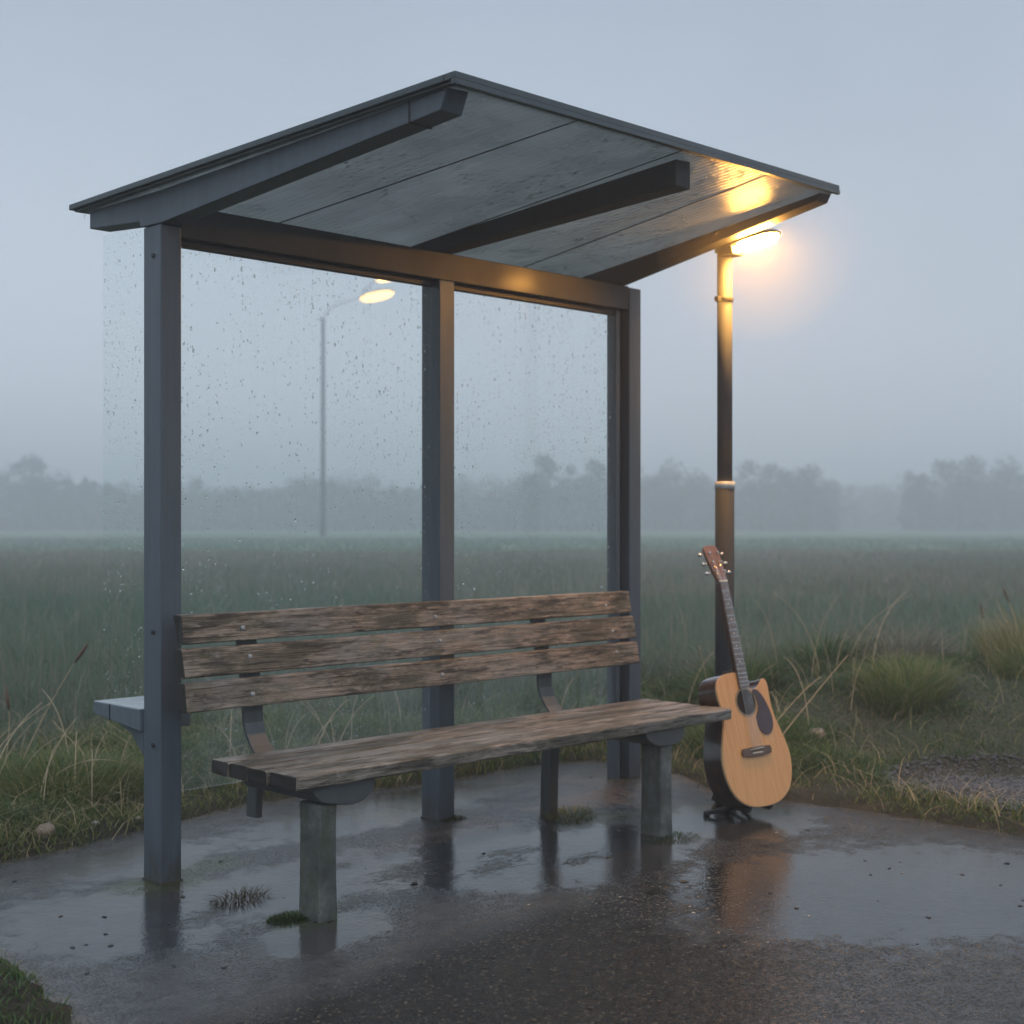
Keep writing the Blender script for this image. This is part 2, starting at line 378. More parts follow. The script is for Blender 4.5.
def h_ground(x, y):
    x = np.asarray(x, float); y = np.asarray(y, float)
    sd = sd_pad(x, y); r = ss((sd + .09) / .14)
    near = np.exp(-((x - 1) ** 2 + y ** 2) / 400)
    h = -.03 * (1 - r) + r * (h_pad(x, np.minimum(y, .6)) * near + .028 + .035 * ss(sd / .5) + .06 * (fbm(x * 1.7, y * 1.7, 4) - .4) * near)
    h += .30 * np.exp(-(((x - 5.7) / 1.2) ** 2 + ((y + .7) / 1.5) ** 2)) + .10 * np.exp(-(((x - 4.7) / .6) ** 2 + ((y - .3) / .6) ** 2))
    g = ss(-sd_gravel(x, y) / .15); h = h * (1 - g) + g * (.0 + .03 * fbm(x * 4, y * 4, 3))
    return h
def graded(lo, hi, c0, c1, fine, ratio=1.16):
    a = list(np.arange(c0, c1 + 1e-6, fine)); s = fine; p = c1
    while p < hi: s *= ratio; p += s; a.append(min(p, hi))
    s = fine; p = c0; b = []
    while p > lo: s *= ratio; p -= s; b.append(max(p, lo))
    return np.array(b[::-1] + a)
def grid_mesh(name, xs, ys, hf, mat, attrs=None, keep=None):
    X, Y = np.meshgrid(xs, ys); Z = hf(X, Y); V = np.stack([X, Y, Z], -1).reshape(-1, 3)
    nx = len(xs); i, j = np.meshgrid(np.arange(nx - 1), np.arange(len(ys) - 1)); a = (j * nx + i).ravel()
    F = np.stack([a, a + 1, a + nx + 1, a + nx], 1)
    if keep is not None:
        k = keep(X, Y).ravel(); F = F[k[F].all(1)]
        used = np.unique(F); mp = -np.ones(len(V), int); mp[used] = np.arange(len(used)); V = V[used]; F = mp[F]
    at = {n: fn(V[:, 0], V[:, 1]) for n, fn in (attrs or {}).items()}
    return big_mesh(name, V, F4=F, mat=mat, attrs=at, smooth=True)

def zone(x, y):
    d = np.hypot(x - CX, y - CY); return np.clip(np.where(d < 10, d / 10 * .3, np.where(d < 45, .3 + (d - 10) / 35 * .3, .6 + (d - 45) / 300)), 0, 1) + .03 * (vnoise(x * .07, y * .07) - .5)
g = grid_mesh('ground', graded(-380, 420, -1.6, 7, .06), graded(-380, 420, -3.2, 3.5, .06), h_ground, M['soil'], {'zone': zone})
tag(g, kind='structure')

def ell(x, y, cx, cy, rx, ry, rot=0):
    c, s = math.cos(rot), math.sin(rot); dx, dy = x - cx, y - cy
    return np.clip(1.25 - np.hypot((dx * c + dy * s) / rx, (-dx * s + dy * c) / ry), 0, 1)
def wet_attr(x, y):
    w = np.zeros_like(x)
    for e in [(1.70, -1.80, 1.15, .9, -.5), (1.25, -.66, .90, .60, -.15), (.35, -.35, .75, .38, .1), (-.35, -.30, .5, .55, .3), (2.25, -.80, .6, .42, .2), (.05, -.85, .4, .2, .3), (1.2, .35, 1.1, .35, 0), (.1, .35, .5, .3, .2)]:
        w = np.maximum(w, ell(x, y, *e))
    return w
def coarse_attr(x, y):
    # the road wearing course begins along a line in front of the bench
    t = (y + 1.12 - .10 * (x - 1.2)) ; t2 = (y + 1.25 + .25 * x)
    c_ = 1 - ss((t + .18 * (fbm(x * 2, y * 2, 3) - .45) + .12) / .3)
    sg = -(x - 1.78) * .92 + (y + 1.28) * 1.23 + .3 * (fbm(x * 2.2 + 9, y * 2.2, 3) - .45)
    return c_ * (.35 + .65 * ss((sg + .25) / .55))
def moss_attr(x, y):
    w = np.zeros_like(x)
    for e in [(-.02, .0, .28, .2, 0), (.22, .12, .3, .16, 0), (.10, -.72, .2, .14, 0), (1.35, .25, .45, .14, -.1), (1.85, -.35, .3, .14, 0), (1.35, .02, .14, .1, 0)]:
        w = np.maximum(w, .95 * ell(x, y, *e))
    return w
def muck_attr(x, y):
    w = np.zeros_like(x)
    for e in [(.72, -.45, .34, .16, .35), (1.0, -.62, .30, .12, .2), (1.18, -.52, .24, .10, -.2), (1.3, -.78, .22, .08, .1), (.55, -.22, .2, .1, 0), (.35, -.62, .2, .1, .4), (-.1, -.45, .25, .1, .5)]:
        w = np.maximum(w, ell(x, y, *e))
    return w
def mud_attr(x, y):
    w = np.zeros_like(x)
    for e in [(2.45, .05, .45, .35, 0), (.62, -.55, .25, .12, .2), (.8, -.35, .3, .12, .3), (2.1, -.1, .4, .2, 0)]:
        w = np.maximum(w, .7 * ell(x, y, *e))
    sd = -sd_poly(x, y, PAD); return np.maximum(w, .6 * (1 - ss(sd / .16)))
p = grid_mesh('pavement', graded(-38, 38, -1.0, 3.1, .025, 1.2), graded(-10.9, 1.2, -3.2, 1.2, .025, 1.2), h_pad, M['pave'],
              {'wet': wet_attr, 'coarse': coarse_attr, 'moss': moss_attr, 'mud': mud_attr, 'muck': muck_attr}, keep=lambda x, y: sd_pad(x, y) < .02)
tag(p, kind='structure')

# gravel shoulder (stones too many to count)
def ico(sub=1):
    bm = bmesh.new(); bmesh.ops.create_icosphere(bm, subdivisions=sub, radius=1); bm.verts.ensure_lookup_table()
    V = np.array([v.co[:] for v in bm.verts]); F = np.array([[v.index for v in f.verts] for f in bm.faces]); bm.free(); return V, F
IV, IF = ico(1); IV2, IF2 = ico(2)
def replicate(V, F, P, scale, rotz=None, jit=0):
    n = len(P); A = np.repeat(V[None], n, 0) * scale[:, None, :]
    if jit: A = A * (1 + jit * (rng.random((n, len(V), 1)) - .5))
    if rotz is not None:
        c, s = np.cos(rotz)[:, None], np.sin(rotz)[:, None]; x = A[..., 0] * c - A[..., 1] * s; y = A[..., 0] * s + A[..., 1] * c; A[..., 0] = x; A[..., 1] = y
    A = A + P[:, None, :]
    return A.reshape(-1, 3), (F[None] + (np.arange(n) * len(V))[:, None, None]).reshape(-1, F.shape[1])
N = 26000; gx = rng.uniform(2.85, 4.7, N); gy = rng.uniform(-2.7, -.7, N); k = sd_gravel(gx, gy) < rng.normal(.0, .04, N); gx, gy = gx[k], gy[k]
sc = rng.uniform(.003, .009, (len(gx), 1)) * rng.uniform(.7, 1.2, (len(gx), 3))
V, F = replicate(IV, IF, np.stack([gx, gy, h_ground(gx, gy) + .002], 1), sc, rng.uniform(0, 6.3, len(gx)), .5)
tag(big_mesh('gravel', V, F3=F, mat=M['gravel']), 'dark wet gravel patch beside the grass strip', 'gravel', kind='stuff')

# ------------------------------------------------------------------ grass blades
def blades(P, h, az, lean, w, tint, bend=None):
    n = len(P); T = np.array([0, .38, .72, 1.0]); W = np.array([1, .85, .55, 0])
    dx, dy = np.cos(az), np.sin(az); fa = az + np.pi / 2 + rng.normal(0, .7, n); px_, py_ = np.cos(fa), np.sin(fa)
    bend = rng.uniform(1.4, 2.6, n) if bend is None else bend
    V = np.zeros((n, 7, 3)); tt = np.zeros((n, 7)); q = 0
    for i, t in enumerate(T):
        off = lean * h * t ** bend; zz = h * t * np.sqrt(np.clip(1 - (.55 * np.minimum(lean, 1.6) * t) ** 2, .05, 1)); cx = P[:, 0] + dx * off; cy = P[:, 1] + dy * off; cz = P[:, 2] + zz
        if i < 3:
            for sgn in (-1, 1):
                V[:, q] = np.stack([cx + sgn * px_ * w * W[i] / 2, cy + sgn * py_ * w * W[i] / 2, cz], 1); tt[:, q] = tint + .12 * (t - .4); q += 1
        else: V[:, q] = np.stack([cx, cy, cz], 1); tt[:, q] = tint + .1
    b = (np.arange(n) * 7)[:, None]
    F4 = np.concatenate([b + np.array([0, 1, 3, 2]), b + np.array([2, 3, 5, 4])]); F3 = b + np.array([4, 5, 6])
    return V.reshape(-1, 3), F4, F3, np.clip(tt, 0, 1).ravel()
def grass(name, mat, sets, parent=None):
    Vs, A, B, T = [], [], [], []; o = 0
    for s in sets:
        V, f4, f3, t = blades(*s); Vs.append(V); A.append(f4 + o); B.append(f3 + o); T.append(t); o += len(V)
    return big_mesh(name, np.concatenate(Vs), np.concatenate(A), np.concatenate(B), mat, {'tint': np.concatenate(T)}, parent)

def wedge(n, d0, d1, half=.43, power=1.0):
    d = (rng.uniform(d0 ** power, d1 ** power, n)) ** (1 / power); a = rng.uniform(-half, half, n); return polar(d, a) + (d,)
# verge: short tufty grass round the pad
x, y, d = wedge(780000, 2.8, 12.5, .85, 1.25); sd = sd_pad(x, y); sg = sd_gravel(x, y)
cl = fbm(x * 2.4 + 3, y * 2.4 + 7, 4)
k = (sd > -.06) & (sd < np.where((x > 2.8) & (y < 1.75), 5.8, 2.4)) & (sg > -.03) & (rng.random(len(x)) < np.clip((cl - .26) * 4.5, .14, 1) * np.clip((sd + .07) / .10, .2, 1)) & (y > -2.5)
bank = (x > 2.85) & (y < 1.7) & (sd > .2) & (sg > .02) & (sd < 5.8) & (y > -2.5); k |= bank & (rng.random(len(x)) < .75)
k &= (x > -.5) | (y > .1) | (rng.random(len(x)) < .30)
x, y, sd, cl, d = x[k], y[k], sd[k], cl[k], d[k]; n = len(x); bk_ = (x > 2.85) & (sd > .2)
hh = (.035 + .13 * ss((cl - .35) * 3.5) * ss(sd / .35) * rng.uniform(.5, 1.3, n)) * np.where((x > 2.7) & (y < 1.0), .50, np.where((x < -.5) & (y < .1), .45, 1)) + .02 * rng.random(n)
big = fbm(x * .9 + 40, y * .9 + 2, 3); hh *= 1 + .9 * ss((big - .5) * 5)
s1 = (np.stack([x, y, h_ground(x, y) - .01], 1), hh, rng.uniform(0, 6.28, n), rng.uniform(.3, 1.3, n), rng.uniform(.003, .0065, n), np.clip(rng.normal(.30, .17, n) + .35 * (big - .5) + .14 * (sd < .15) - .22 * ((x < -.5) & (y < .1)) - .16 * bk_, 0, 1))
m = (rng.random(n) < np.where(bk_, .022, .08)) & ((x > -.5) | (y > .1))                                   # dead straw lying between the tufts
q = int(m.sum()); s2 = (np.stack([x[m], y[m], h_ground(x[m], y[m]) + .01], 1), rng.uniform(.06, .2, q), rng.uniform(0, 6.28, q), rng.uniform(1.1, 2.6, q), rng.uniform(.002, .0045, q), rng.uniform(.72, 1., q))
tag(grass('verge_grass', M['verge'], [s1, s2]), 'short tufty grass along the edge of the wet pad', 'grass', kind='stuff')

# field: tall grass thinning into fog
def field(n, d0, d1, h0, h1, wd, tm, ts, power=1.4):
    x, y, d = wedge(int(n * 1.75), d0, d1, .75, power); sd = sd_pad(x, y); k = (sd > 1.3) & (y > -.6) & ~((x > 2.6) & (y < 1.75 - .25 * fbm(x * 1.5, y * 1.5, 2)) & (x < 8.5)); x, y, d = x[k], y[k], d[k]; n = len(x)
    c = fbm(x * .8 + 13, y * .8 + 71, 4); k = rng.random(n) < np.clip((c - .25) * 4, .15, 1); x, y, d, c = x[k], y[k], d[k], c[k]; n = len(x)
    patch = fbm(x * .16 + 3, y * .16 + 5, 3)
    return (np.stack([x, y, h_ground(x, y) - .02], 1), rng.uniform(h0, h1, n) * (.7 + .6 * c), rng.uniform(0, 6.28, n), np.abs(rng.normal(.25, .45, n)), np.maximum(.0045, wd * d) * rng.uniform(.6, 1.3, n), np.clip(rng.normal(tm, ts, n) + .5 * (patch - .47), 0, 1))
tag(grass('field_grass', M['reed'], [field(60000, 6.2, 10, .10, .34, .0006, .42, .24), field(1800, 6.2, 14, .4, .7, .0005, .85, .12), field(80000, 9, 18, .16, .36, .0006, .36, .22), field(70000, 17, 30, .2, .38, .0007, .58, .2), field(50000, 28, 48, .18, .34, .0009, .68, .16), field(20000, 48, 95, .10, .2, .0011, .22, .12)]),
    'tall damp field grass fading into the fog', 'grass', kind='stuff')

# tufts one can point at
def tuft(name, mat, cx, cy, r, n, h0, h1, tm, label, cat='tuft', lean=(.25, 1.2), w=(.003, .006), group=None, z=None):
    a = rng.uniform(0, 6.28, n); rr = r * np.sqrt(rng.random(n)); x, y = cx + rr * np.cos(a), cy + rr * np.sin(a) * .7
    sd = sd_pad(x, y); zz = np.where(sd < .0, h_pad(x, y), h_ground(x, y)) - .004
    P = np.stack([x, y, zz], 1); L = rng.uniform(*lean, n)
    hh = rng.uniform(h0, h1, n) * (1 - .5 * rr / r)
    o = grass(name, mat, [(P, hh, a + rng.normal(0, .5, n), L, rng.uniform(*w, n), np.clip(rng.normal(tm, .17, n), 0, 1))])
    return tag(o, label, cat, group)
M['dead'] = blade_mat('dead_weed_blades', [(0, (.035, .030, .014)), (.5, (.075, .060, .028)), (1, (.17, .13, .075))])
tuft('weed_tuft', M['dead'], .08, -.36, .10, 260, .012, .07, .48, 'sparse brownish weed tuft growing from the pad beside the near shelter post', lean=(.5, 2.4), w=(.002, .004))
tuft('moss_tuft', M['moss'], .06, -.66, .075, 900, .012, .035, .4, 'bright green moss cushion against the foot of the nearer concrete bench leg', 'moss', lean=(.2, .9), w=(.002, .004))
tuft('grass_tuft', M['verge'], 1.80, -.26, .12, 420, .02, .07, .42, 'low green grass tuft round the foot of the thin steel bench leg', lean=(.5, 2.2), w=(.002, .004))
tuft('moss_tuft', M['moss'], 1.36, -.02, .05, 260, .01, .028, .45, 'tiny moss patch at the foot of the middle shelter post', 'moss', lean=(.3, 1.5), w=(.002, .004))
tuft('moss_tuft', M['moss'], 1.80, -.80, .13, 700, .008, .026, .55, 'flat dark moss mat round the foot of the farther concrete bench leg', 'moss', lean=(.5, 2.), w=(.002, .004))
tuft('grass_clump', M['verge'], 4.62, -.22, .30, 1900, .08, .40, .42, 'big rounded green grass clump on the bank beside the gravel', 'grass clump', lean=(.3, 1.5))
tuft('grass_clump', M['verge'], 6.0, -.35, .42, 1300, .30, .62, .66, 'tall straw coloured grass clump at the picture edge on the bank', 'grass clump', lean=(.2, .8))
tuft('weed_bush', M['reed'], 4.9, 1.1, .42, 1100, .25, .55, .55, 'dark scruffy weed bush behind the guitar at the field edge', 'weeds', lean=(.1, 1.3), w=(.004, .009))
tuft('weed_bush', M['reed'], 6.4, 1.0, .55, 1300, .25, .55, .62, 'brownish weed bush between the grass bank and the field', 'weeds', lean=(.1, 1.3), w=(.004, .009))
tuft('grass_clump', M['verge'], .35, 1.35, .36, 1500, .16, .34, .40, 'leaning green grass clump behind the steel side ledge', 'grass clump', lean=(.4, 1.5))
tuft('grass_clump', M['verge'], -.82, -.64, .06, 70, .02, .05, .25, 'small green grass tuft beside the pad in the near corner', 'grass clump', lean=(.4, 1.6))

tuft('weed_bush', M['reed'], 5.6, .35, .38, 1000, .22, .50, .70, 'dry tangled weeds on the bank just behind the big green clump', 'weeds', lean=(.2, 1.5), w=(.003, .007))
tuft('weed_bush', M['verge'], 4.35, .75, .30, 1100, .15, .42, .16, 'dark green leafy weeds low behind the guitar at the field edge', 'weeds', lean=(.3, 1.6), w=(.005, .012))
tuft('weed_bush', M['verge'], 5.3, .75, .36, 1100, .18, .46, .14, 'dark green weeds between the two clumps on the bank', 'weeds', lean=(.3, 1.5), w=(.005, .012))
tuft('grass_clump', M['verge'], 5.5, -.55, .28, 1100, .12, .28, .42, 'mid sized yellowish green clump on the bank past the gravel', 'grass clump', lean=(.3, 1.2))
tuft('grass_clump', M['verge'], 6.5, -.55, .40, 1300, .35, .75, .74, 'tallest dry straw clump at the very edge of the bank', 'grass clump', lean=(.15, .8))

# single dry stems
def stem(path, r, label, seed=False):
    path = [Vector(p) for p in path]; pts = []
    for i in range(13):                                   # smooth quadratic through three points
        t = i / 12; a, b, c = path; pts.append(a * (1 - t) ** 2 + b * 2 * t * (1 - t) + c * t * t)
    root = MB().tube(pts, [1.35 * r * (1 - .6 * i / 12) for i in range(13)], 5).build('dry_stalk', M['stem'])
    tag(root, label, 'dry stalk')
    if seed:
        dv = (pts[-1] - pts[-3]).normalized(); q = [pts[-1] + dv * s_ for s_ in (-.06, -.03, .0, .03, .055)]
        MB().tube(q, [.003, .008, .009, .006, .001], 6).build('seed_head', M['seed'], root)
    return root
def at(px, py, d): l = (px - 512) / 1404.02; x, y = polar(d, l); return (x, y, CZ + (520.98 - py) / 1404.02 * d)
# long stems, base and tip measured in metres (camera distance about 6 m)
stem([(.25, 1.70, .03), (.34, 1.53, .44), (.433, 1.368, .681)], .0028, 'tall pale stem with a brown seed head leaning over the verge behind the near post', True)
stem([(.215, 1.725, .03), (.27, 1.67, .30), (.248, 1.695, .473)], .0022, 'upright dry stem with a dark tip at the picture edge behind the near post', True)
stem([(.64, 1.44, .05), (.525, 1.56, .222), (.436, 1.648, .357)], .0022, 'bare pale stem leaning away from the steel ledge')
stem([(.29, 1.50, .06), (.40, 1.40, .26), (.56, 1.245, .20)], .0020, 'arched dry stalk curving below the steel ledge')
stem([(.59, 1.35, .05), (.600, 1.34, .25), (.645, 1.30, .32)], .0020, 'short bent stalk with a pale tip just under the steel ledge')
stem([(3.28, -.20, .06), (3.44, -.36, .36), (3.577, -.497, .582)], .0032, 'long pale stalk leaning out of the weeds beside the guitar')
stem([(3.22, -.14, .06), (3.40, -.32, .40), (3.52, -.38, .47)], .0026, 'shorter pale stalk crossing below the long one beside the guitar')
stem([(6.165, .03, .1), (6.15, .045, .42), (6.12, .068, .667)], .0045, 'straight dark stalk next to the straw clump', True)
stem([(6.13, -.215, .2), (6.105, -.195, .60), (6.03, -.14, .78)], .005, 'dark curved stalk standing above the straw clump', True)
for i, (bx, by, tx, ty, tz, lb) in enumerate([(1.22, .98, 1.34, .98, .36, 'pale curved grass stem under the bench back near the thin bracket'), (1.38, 1.0, 1.62, 1.02, .40, 'pale forked looking stem seen below the backrest'), (1.66, 1.02, 1.68, 1.0, .44, 'thin upright stem below the middle of the backrest'), (2.75, .72, 2.9, .74, .42, 'thin drooping stem behind the far end of the seat')]):
    stem([(bx, by, .06), ((bx + tx) / 2 - .06, by, tz * .8), (tx, ty, tz)], .0022, lb)

def loose_stalks(n, x0, x1, y0, y1, h0, h1, lab, grp):
    for i in range(n):
        x, y = random.uniform(x0, x1), random.uniform(y0, y1); h = random.uniform(h0, h1); a = random.uniform(0, 6.28); l = random.uniform(.2, .9) * h
        z = float(h_ground(x, y)); dx, dy = math.cos(a) * l, math.sin(a) * l
        o = stem([(x, y, z - .02), (x + dx * .15, y + dy * .15, z + h * .65), (x + dx, y + dy, z + h * random.uniform(.75, 1.05))], random.uniform(.0013, .0024), lab); o['group'] = grp
loose_stalks(26, -.55, .75, 1.05, 1.95, .18, .48, 'thin pale straw standing out of the verge behind the near shelter post', 'straws behind the near post')
loose_stalks(16, 1.0, 2.6, .95, 1.5, .16, .42, 'thin pale straw standing behind the glass under the bench back', 'straws behind the bench')
loose_stalks(34, 3.4, 6.8, -.2, 1.2, .22, .60, 'thin dry straw among the weeds on the bank past the guitar', 'straws on the bank')

# stones and litter
def rock(name, x, y, r, mat, label, cat='stone', sq=.62):
    v = IV2 * np.array([r, r * .75, r * sq]) * (1 + .28 * (rng.random((len(IV2), 1)) - .5)); z = float(h_ground(x, y)) + r * sq * .45
    o = big_mesh(name, v, F3=IF2, mat=mat, smooth=False); o.location = (x, y, z); o.rotation_euler[2] = rng.uniform(0, 6); return tag(o, label, cat)
rock('stone', -.01, .82, .052, M['stone_tan'], 'tan stone at the grass edge left of the near post')
rock('stone', .22, .86, .020, M['stone_pale'], 'small pale pebble beside the tan stone at the grass edge', 'pebble')
rock('stone', 3.80, -.17, .055, M['stone_tan'], 'pale brown stone half sunk in the grass beside the guitar')
rock('stone', .42, .87, .013, M['stone_pale'], 'tiny white pebble in the litter behind the near post', 'pebble')
dm = []
for v_ in range(3):
    bm = bmesh.new(); bmesh.ops.create_icosphere(bm, subdivisions=1, radius=1)
    for v in bm.verts: v.co = Vector((v.co.x * random.uniform(.6, 1.5), v.co.y * random.uniform(.5, 1.), v.co.z * .2)) + Vector((random.uniform(-.35, .35), random.uniform(-.35, .35), 0))
    me = bpy.data.meshes.new('litter_bit'); bm.to_mesh(me); bm.free(); me.materials.append(M['debris']); dm.append(me)
def scatter_bits(n, name, mats_, lab, cat, grp, s0, s1, reg):
    for i in range(n):
        for _ in range(50):
            x, y = random.uniform(reg[0], reg[1]), random.uniform(reg[2], reg[3])
            if float(sd_pad(x, y)) < -.04: break
        o = bpy.data.objects.new(name, random.choice(mats_)); link(o); s_ = random.uniform(s0, s1) * (1.6 if random.random() < .15 else 1)
        o.scale = (s_, s_, s_); o.location = (x, y, float(h_pad(x, y)) + s_ * .16); o.rotation_euler[2] = random.uniform(0, 6.3)
        tag(o, lab, cat, grp)
scatter_bits(95, 'litter_bit', dm, 'small black bit of leaf litter on the wet pavement', 'litter', 'black litter bits on the pavement', .004, .0105, (-.7, 2.7, -2.3, .6))
cm = []
for me in dm: m2 = me.copy(); m2.materials.clear(); m2.materials.append(M['chip']); cm.append(m2)
scatter_bits(16, 'pale_chip', cm, 'tiny pale leaf chip on the wet pavement', 'leaf chip', 'pale leaf chips on the pavement', .004, .007, (-.6, 2.6, -2.2, .4))

# ------------------------------------------------------------------ bus shelter
sh = empty('bus_shelter', (0, 0, 0), 'slate grey steel bus shelter with wet glass back wall and sloping roof', 'bus shelter')
ZL0, ZL1 = 2.238, 2.351
def hp(x, y): return float(h_pad(x, y)) - .02
PX = [(0, .083), (1.289, 1.372), (2.485, 2.568)]
def roof(u, v, off=0.0):   # u along the back wall, v from back to front
    P1, P2, P3, P4 = Vector((-.10, .46, 2.38)), Vector((.036, -1.455, 2.463)), Vector((2.42, -1.17, 2.600)), Vector((2.66, .40, 2.40))
    p = (P1 * (1 - u) + P4 * u) * (1 - v) + (P2 * (1 - u) + P3 * u) * v
    return p + Vector((0, 0, off))
def roof_z(x, y, off=0.0):
    u, v = .5, .5
    for _ in range(12):
        p = roof(u, v); e = 1e-3; du = (roof(u + e, v) - p) / e; dv = (roof(u, v + e) - p) / e
        det = du.x * dv.y - du.y * dv.x; ex, ey = x - p.x, y - p.y
        u += (ex * dv.y - ey * dv.x) / det; v += (du.x * ey - du.y * ex) / det
    return roof(u, v).z + off
for i, (a, b) in enumerate(PX):
    top = ZL0 - .0008 if i == 1 else (2.2725 if i == 0 else 2.345)
    po = MB().box(a, b, 0, .112, hp(a, .05), top).build('post', M['steel'], sh, .004)
    if i == 0:
        for z in (2.168, .865, .475):
            c = (a - .002, .045, z); MB().tube([(a + .002, .045, z), (a - .006, .045, z)], .008, 10).build('bolt', M['rubber'], po)
    bp = MB().box(a - .004, b + .004, -.004, .116, hp(a, .05), hp(a, .05) + .026).build('foot_plate', M['steel_dark'], po, .002)
# lintel rail between the posts (front face a hair behind the post faces)
MB().box(.0835, 2.4845, .004, .108, ZL0, ZL1).build('lintel_rail', M['steel_dark'], sh, .004)
# roof
def slab(u0, u1, v0, v1, o0, o1, nu=10, nv=8):
    b = MB(); vs = []
    for o in (o0, o1):
        for j in range(nv + 1):
            for i in range(nu + 1): vs.append(roof(u0 + (u1 - u0) * i / nu, v0 + (v1 - v0) * j / nv, o))
    n = nu + 1; L = n * (nv + 1); fs = []
    for j in range(nv):
        for i in range(nu):
            a = j * n + i; fs += [(a, a + n, a + n + 1, a + 1), (L + a, L + a + 1, L + a + n + 1, L + a + n)]
    for i in range(nu): fs += [(i, i + 1, L + i + 1, L + i), (nv * n + i + 1, nv * n + i, L + nv * n + i, L + nv * n + i + 1)]
    for j in range(nv): fs += [((j + 1) * n, j * n, L + j * n, L + (j + 1) * n), (j * n + nu, (j + 1) * n + nu, L + (j + 1) * n + nu, L + j * n + nu)]
    return b.add(vs, fs)
for q_ in ((0, 1, 0, .022), (0, 1, .978, 1), (0, .016, .0225, .9775), (.984, 1, .0225, .9775)):
    slab(*q_, -.006, .014, 10 if q_[1] - q_[0] > .5 else 1, 8 if q_[3] - q_[2] > .5 else 1).build('edge_trim', M['trim'], sh, .002)

lin = slab(.006, .994, .006, .992, -.012, -.0065).build('roof_lining', M['lining'], sh)
# seams of the lining boards
for u in (.255, .51, .765):
    slab(u - .0014, u + .0014, .01, .985, -.0142, -.0122, 1, 8).build('lining_seam', M['rubber'], sh)
# front drip edge
slab(-.001, 1.001, .9925, 1.001, -.022, -.0065, 10, 1).build('drip_edge', M['trim'], sh, .001)
# wet beads hanging under the lining
N = 4200; uu = rng.random(N); vv = rng.random(N); c_ = fbm(uu * 6 + 3, vv * 5 + 8, 3); k = c_ > .43; uu, vv = uu[k] * .97 + .012, vv[k] * .95 + .02
P = np.array([roof(a, b, -.0122)[:] for a, b in zip(uu, vv)]); r = rng.uniform(.0016, .0036, len(P))
V, F = replicate(IV, IF, P, np.stack([r, r * rng.uniform(1, 2.6, len(P)), r * .75], 1))
tag(big_mesh('water_beads', V, F3=F, mat=M['drop'], parent=lin, smooth=True), kind='stuff')
# cantilever beams: (x back, x at wall, x front), tail y, front y, bottoms
def beam(x0, x1, x2, w, yt, yf, zt, zb, zf, notch, slope_end):
    b = MB(); o0 = -.0128
    def P(x, y, bottom): return (x, y, bottom if bottom is not None else roof_z(x, y, o0))
    def cross(x, y, bot, dy=0): return [(x, y, bot), (x + w, y + dy * 0, bot), (x + w, y, roof_z(x + w, y, o0)), (x, y, roof_z(x, y, o0))]
    secs = []
    if yt is not None: secs += [cross(x0, yt, zt), cross(x0 + (x1 - x0) * .75, .118, zt - .012), cross(x0 + (x1 - x0) * .77, .1135, zb)]
    else: secs += [cross(x1, .10, zb)]
    secs += [cross(x1, -.001, zb)]
    n = 5
    for i in range(1, n + 1):
        t = i / n; secs.append(cross(x1 + (x2 - x1) * t, yf * t, zb + (zf - zb) * t))
    last = secs[-1]; secs[-1] = [(a, y + (0 if k < 2 else -slope_end), z if k < 2 else roof_z(a, y - slope_end, o0)) for k, (a, y, z) in enumerate(last)]
    vs = [p for s_ in secs for p in s_]; fs = [(0, 1, 2, 3), tuple(len(vs) - 4 + k for k in (3, 2, 1, 0))]
    for i in range(len(secs) - 1):
        for k in range(4): fs.append((i * 4 + k, i * 4 + (k + 1) % 4, i * 4 + 4 + (k + 1) % 4, i * 4 + 4 + k))
    return b.add(vs, fs)
bl = beam(-.05, .0, .062, .082, .40, -1.366, 2.305, 2.275, 2.392, True, .03).build('roof_beam', M['steel'], sh, .003)
# clamped end sleeve of the outer beam
def sleeve():
    b = MB(); vs = []
    for y, ex in ((-1.245, .0025), (-1.238, .0025)):
        x = .062 * y / -1.366; z = 2.275 + (2.392 - 2.275) * y / -1.366
        vs += [(x - ex, y, z - ex), (x + .082 + ex, y, z - ex), (x + .082 + ex, y, roof_z(x + .08, y, -.0145)), (x - ex, y, roof_z(x, y, -.0145))]
    return b.add(vs, [(0, 1, 2, 3), (7, 6, 5, 4)] + [(k, (k + 1) % 4, 4 + (k + 1) % 4, 4 + k) for k in range(4)])
sleeve().build('joint_strap', M['rubber'], bl)
beam(1.289, 1.289, 1.318, .082, .36, -1.20, 2.33, 2.352, 2.422, False, .0).build('roof_beam', M['steel_dark'], sh, .003)
beam(2.40, 2.385, 2.335, .08, .33, -1.115, 2.352, 2.352, 2.548, False, .02).build('roof_beam', M['steel_dark'], sh, .003)
# glazing
gp = []
for x0, x1 in ((.0845, 1.2875), (1.3735, 2.424)):
    g_ = MB().box(x0, x1, .052, .060, .30, ZL0 - .010).build('glass_pane', M['glass'], sh); gp.append((g_, x0, x1))
    MB().box(x0 + .001, x1 - .001, .040, .072, ZL0 - .0245, ZL0 - .0008).build('glazing_bead', M['rubber'], sh, .002)
MB().box(2.426, 2.452, .03, .09, hp(2.4, .05), ZL0 - .001).build('glazing_jamb', M['steel'], sh, .003)
MB().box(2.4525, 2.484, .05, .085, hp(2.45, .05), ZL0 - .001).build('glazing_jamb', M['rubber'], sh, .002)
wing = MB().box(.000, .007, .117, .395, .596, 2.285).build('glass_pane', M['glass_clear'], sh, label='narrow side pane standing on the steel ledge')
def ledge():
    return MB().hexa([(-.015, .114, .515), (.19, .114, .515), (.19, .44, .548), (-.015, .44, .548), (-.015, .114, .594), (.19, .114, .594), (.19, .44, .594), (-.015, .44, .594)])
lg = ledge().build('side_ledge', M['ledge'], sh, .004)
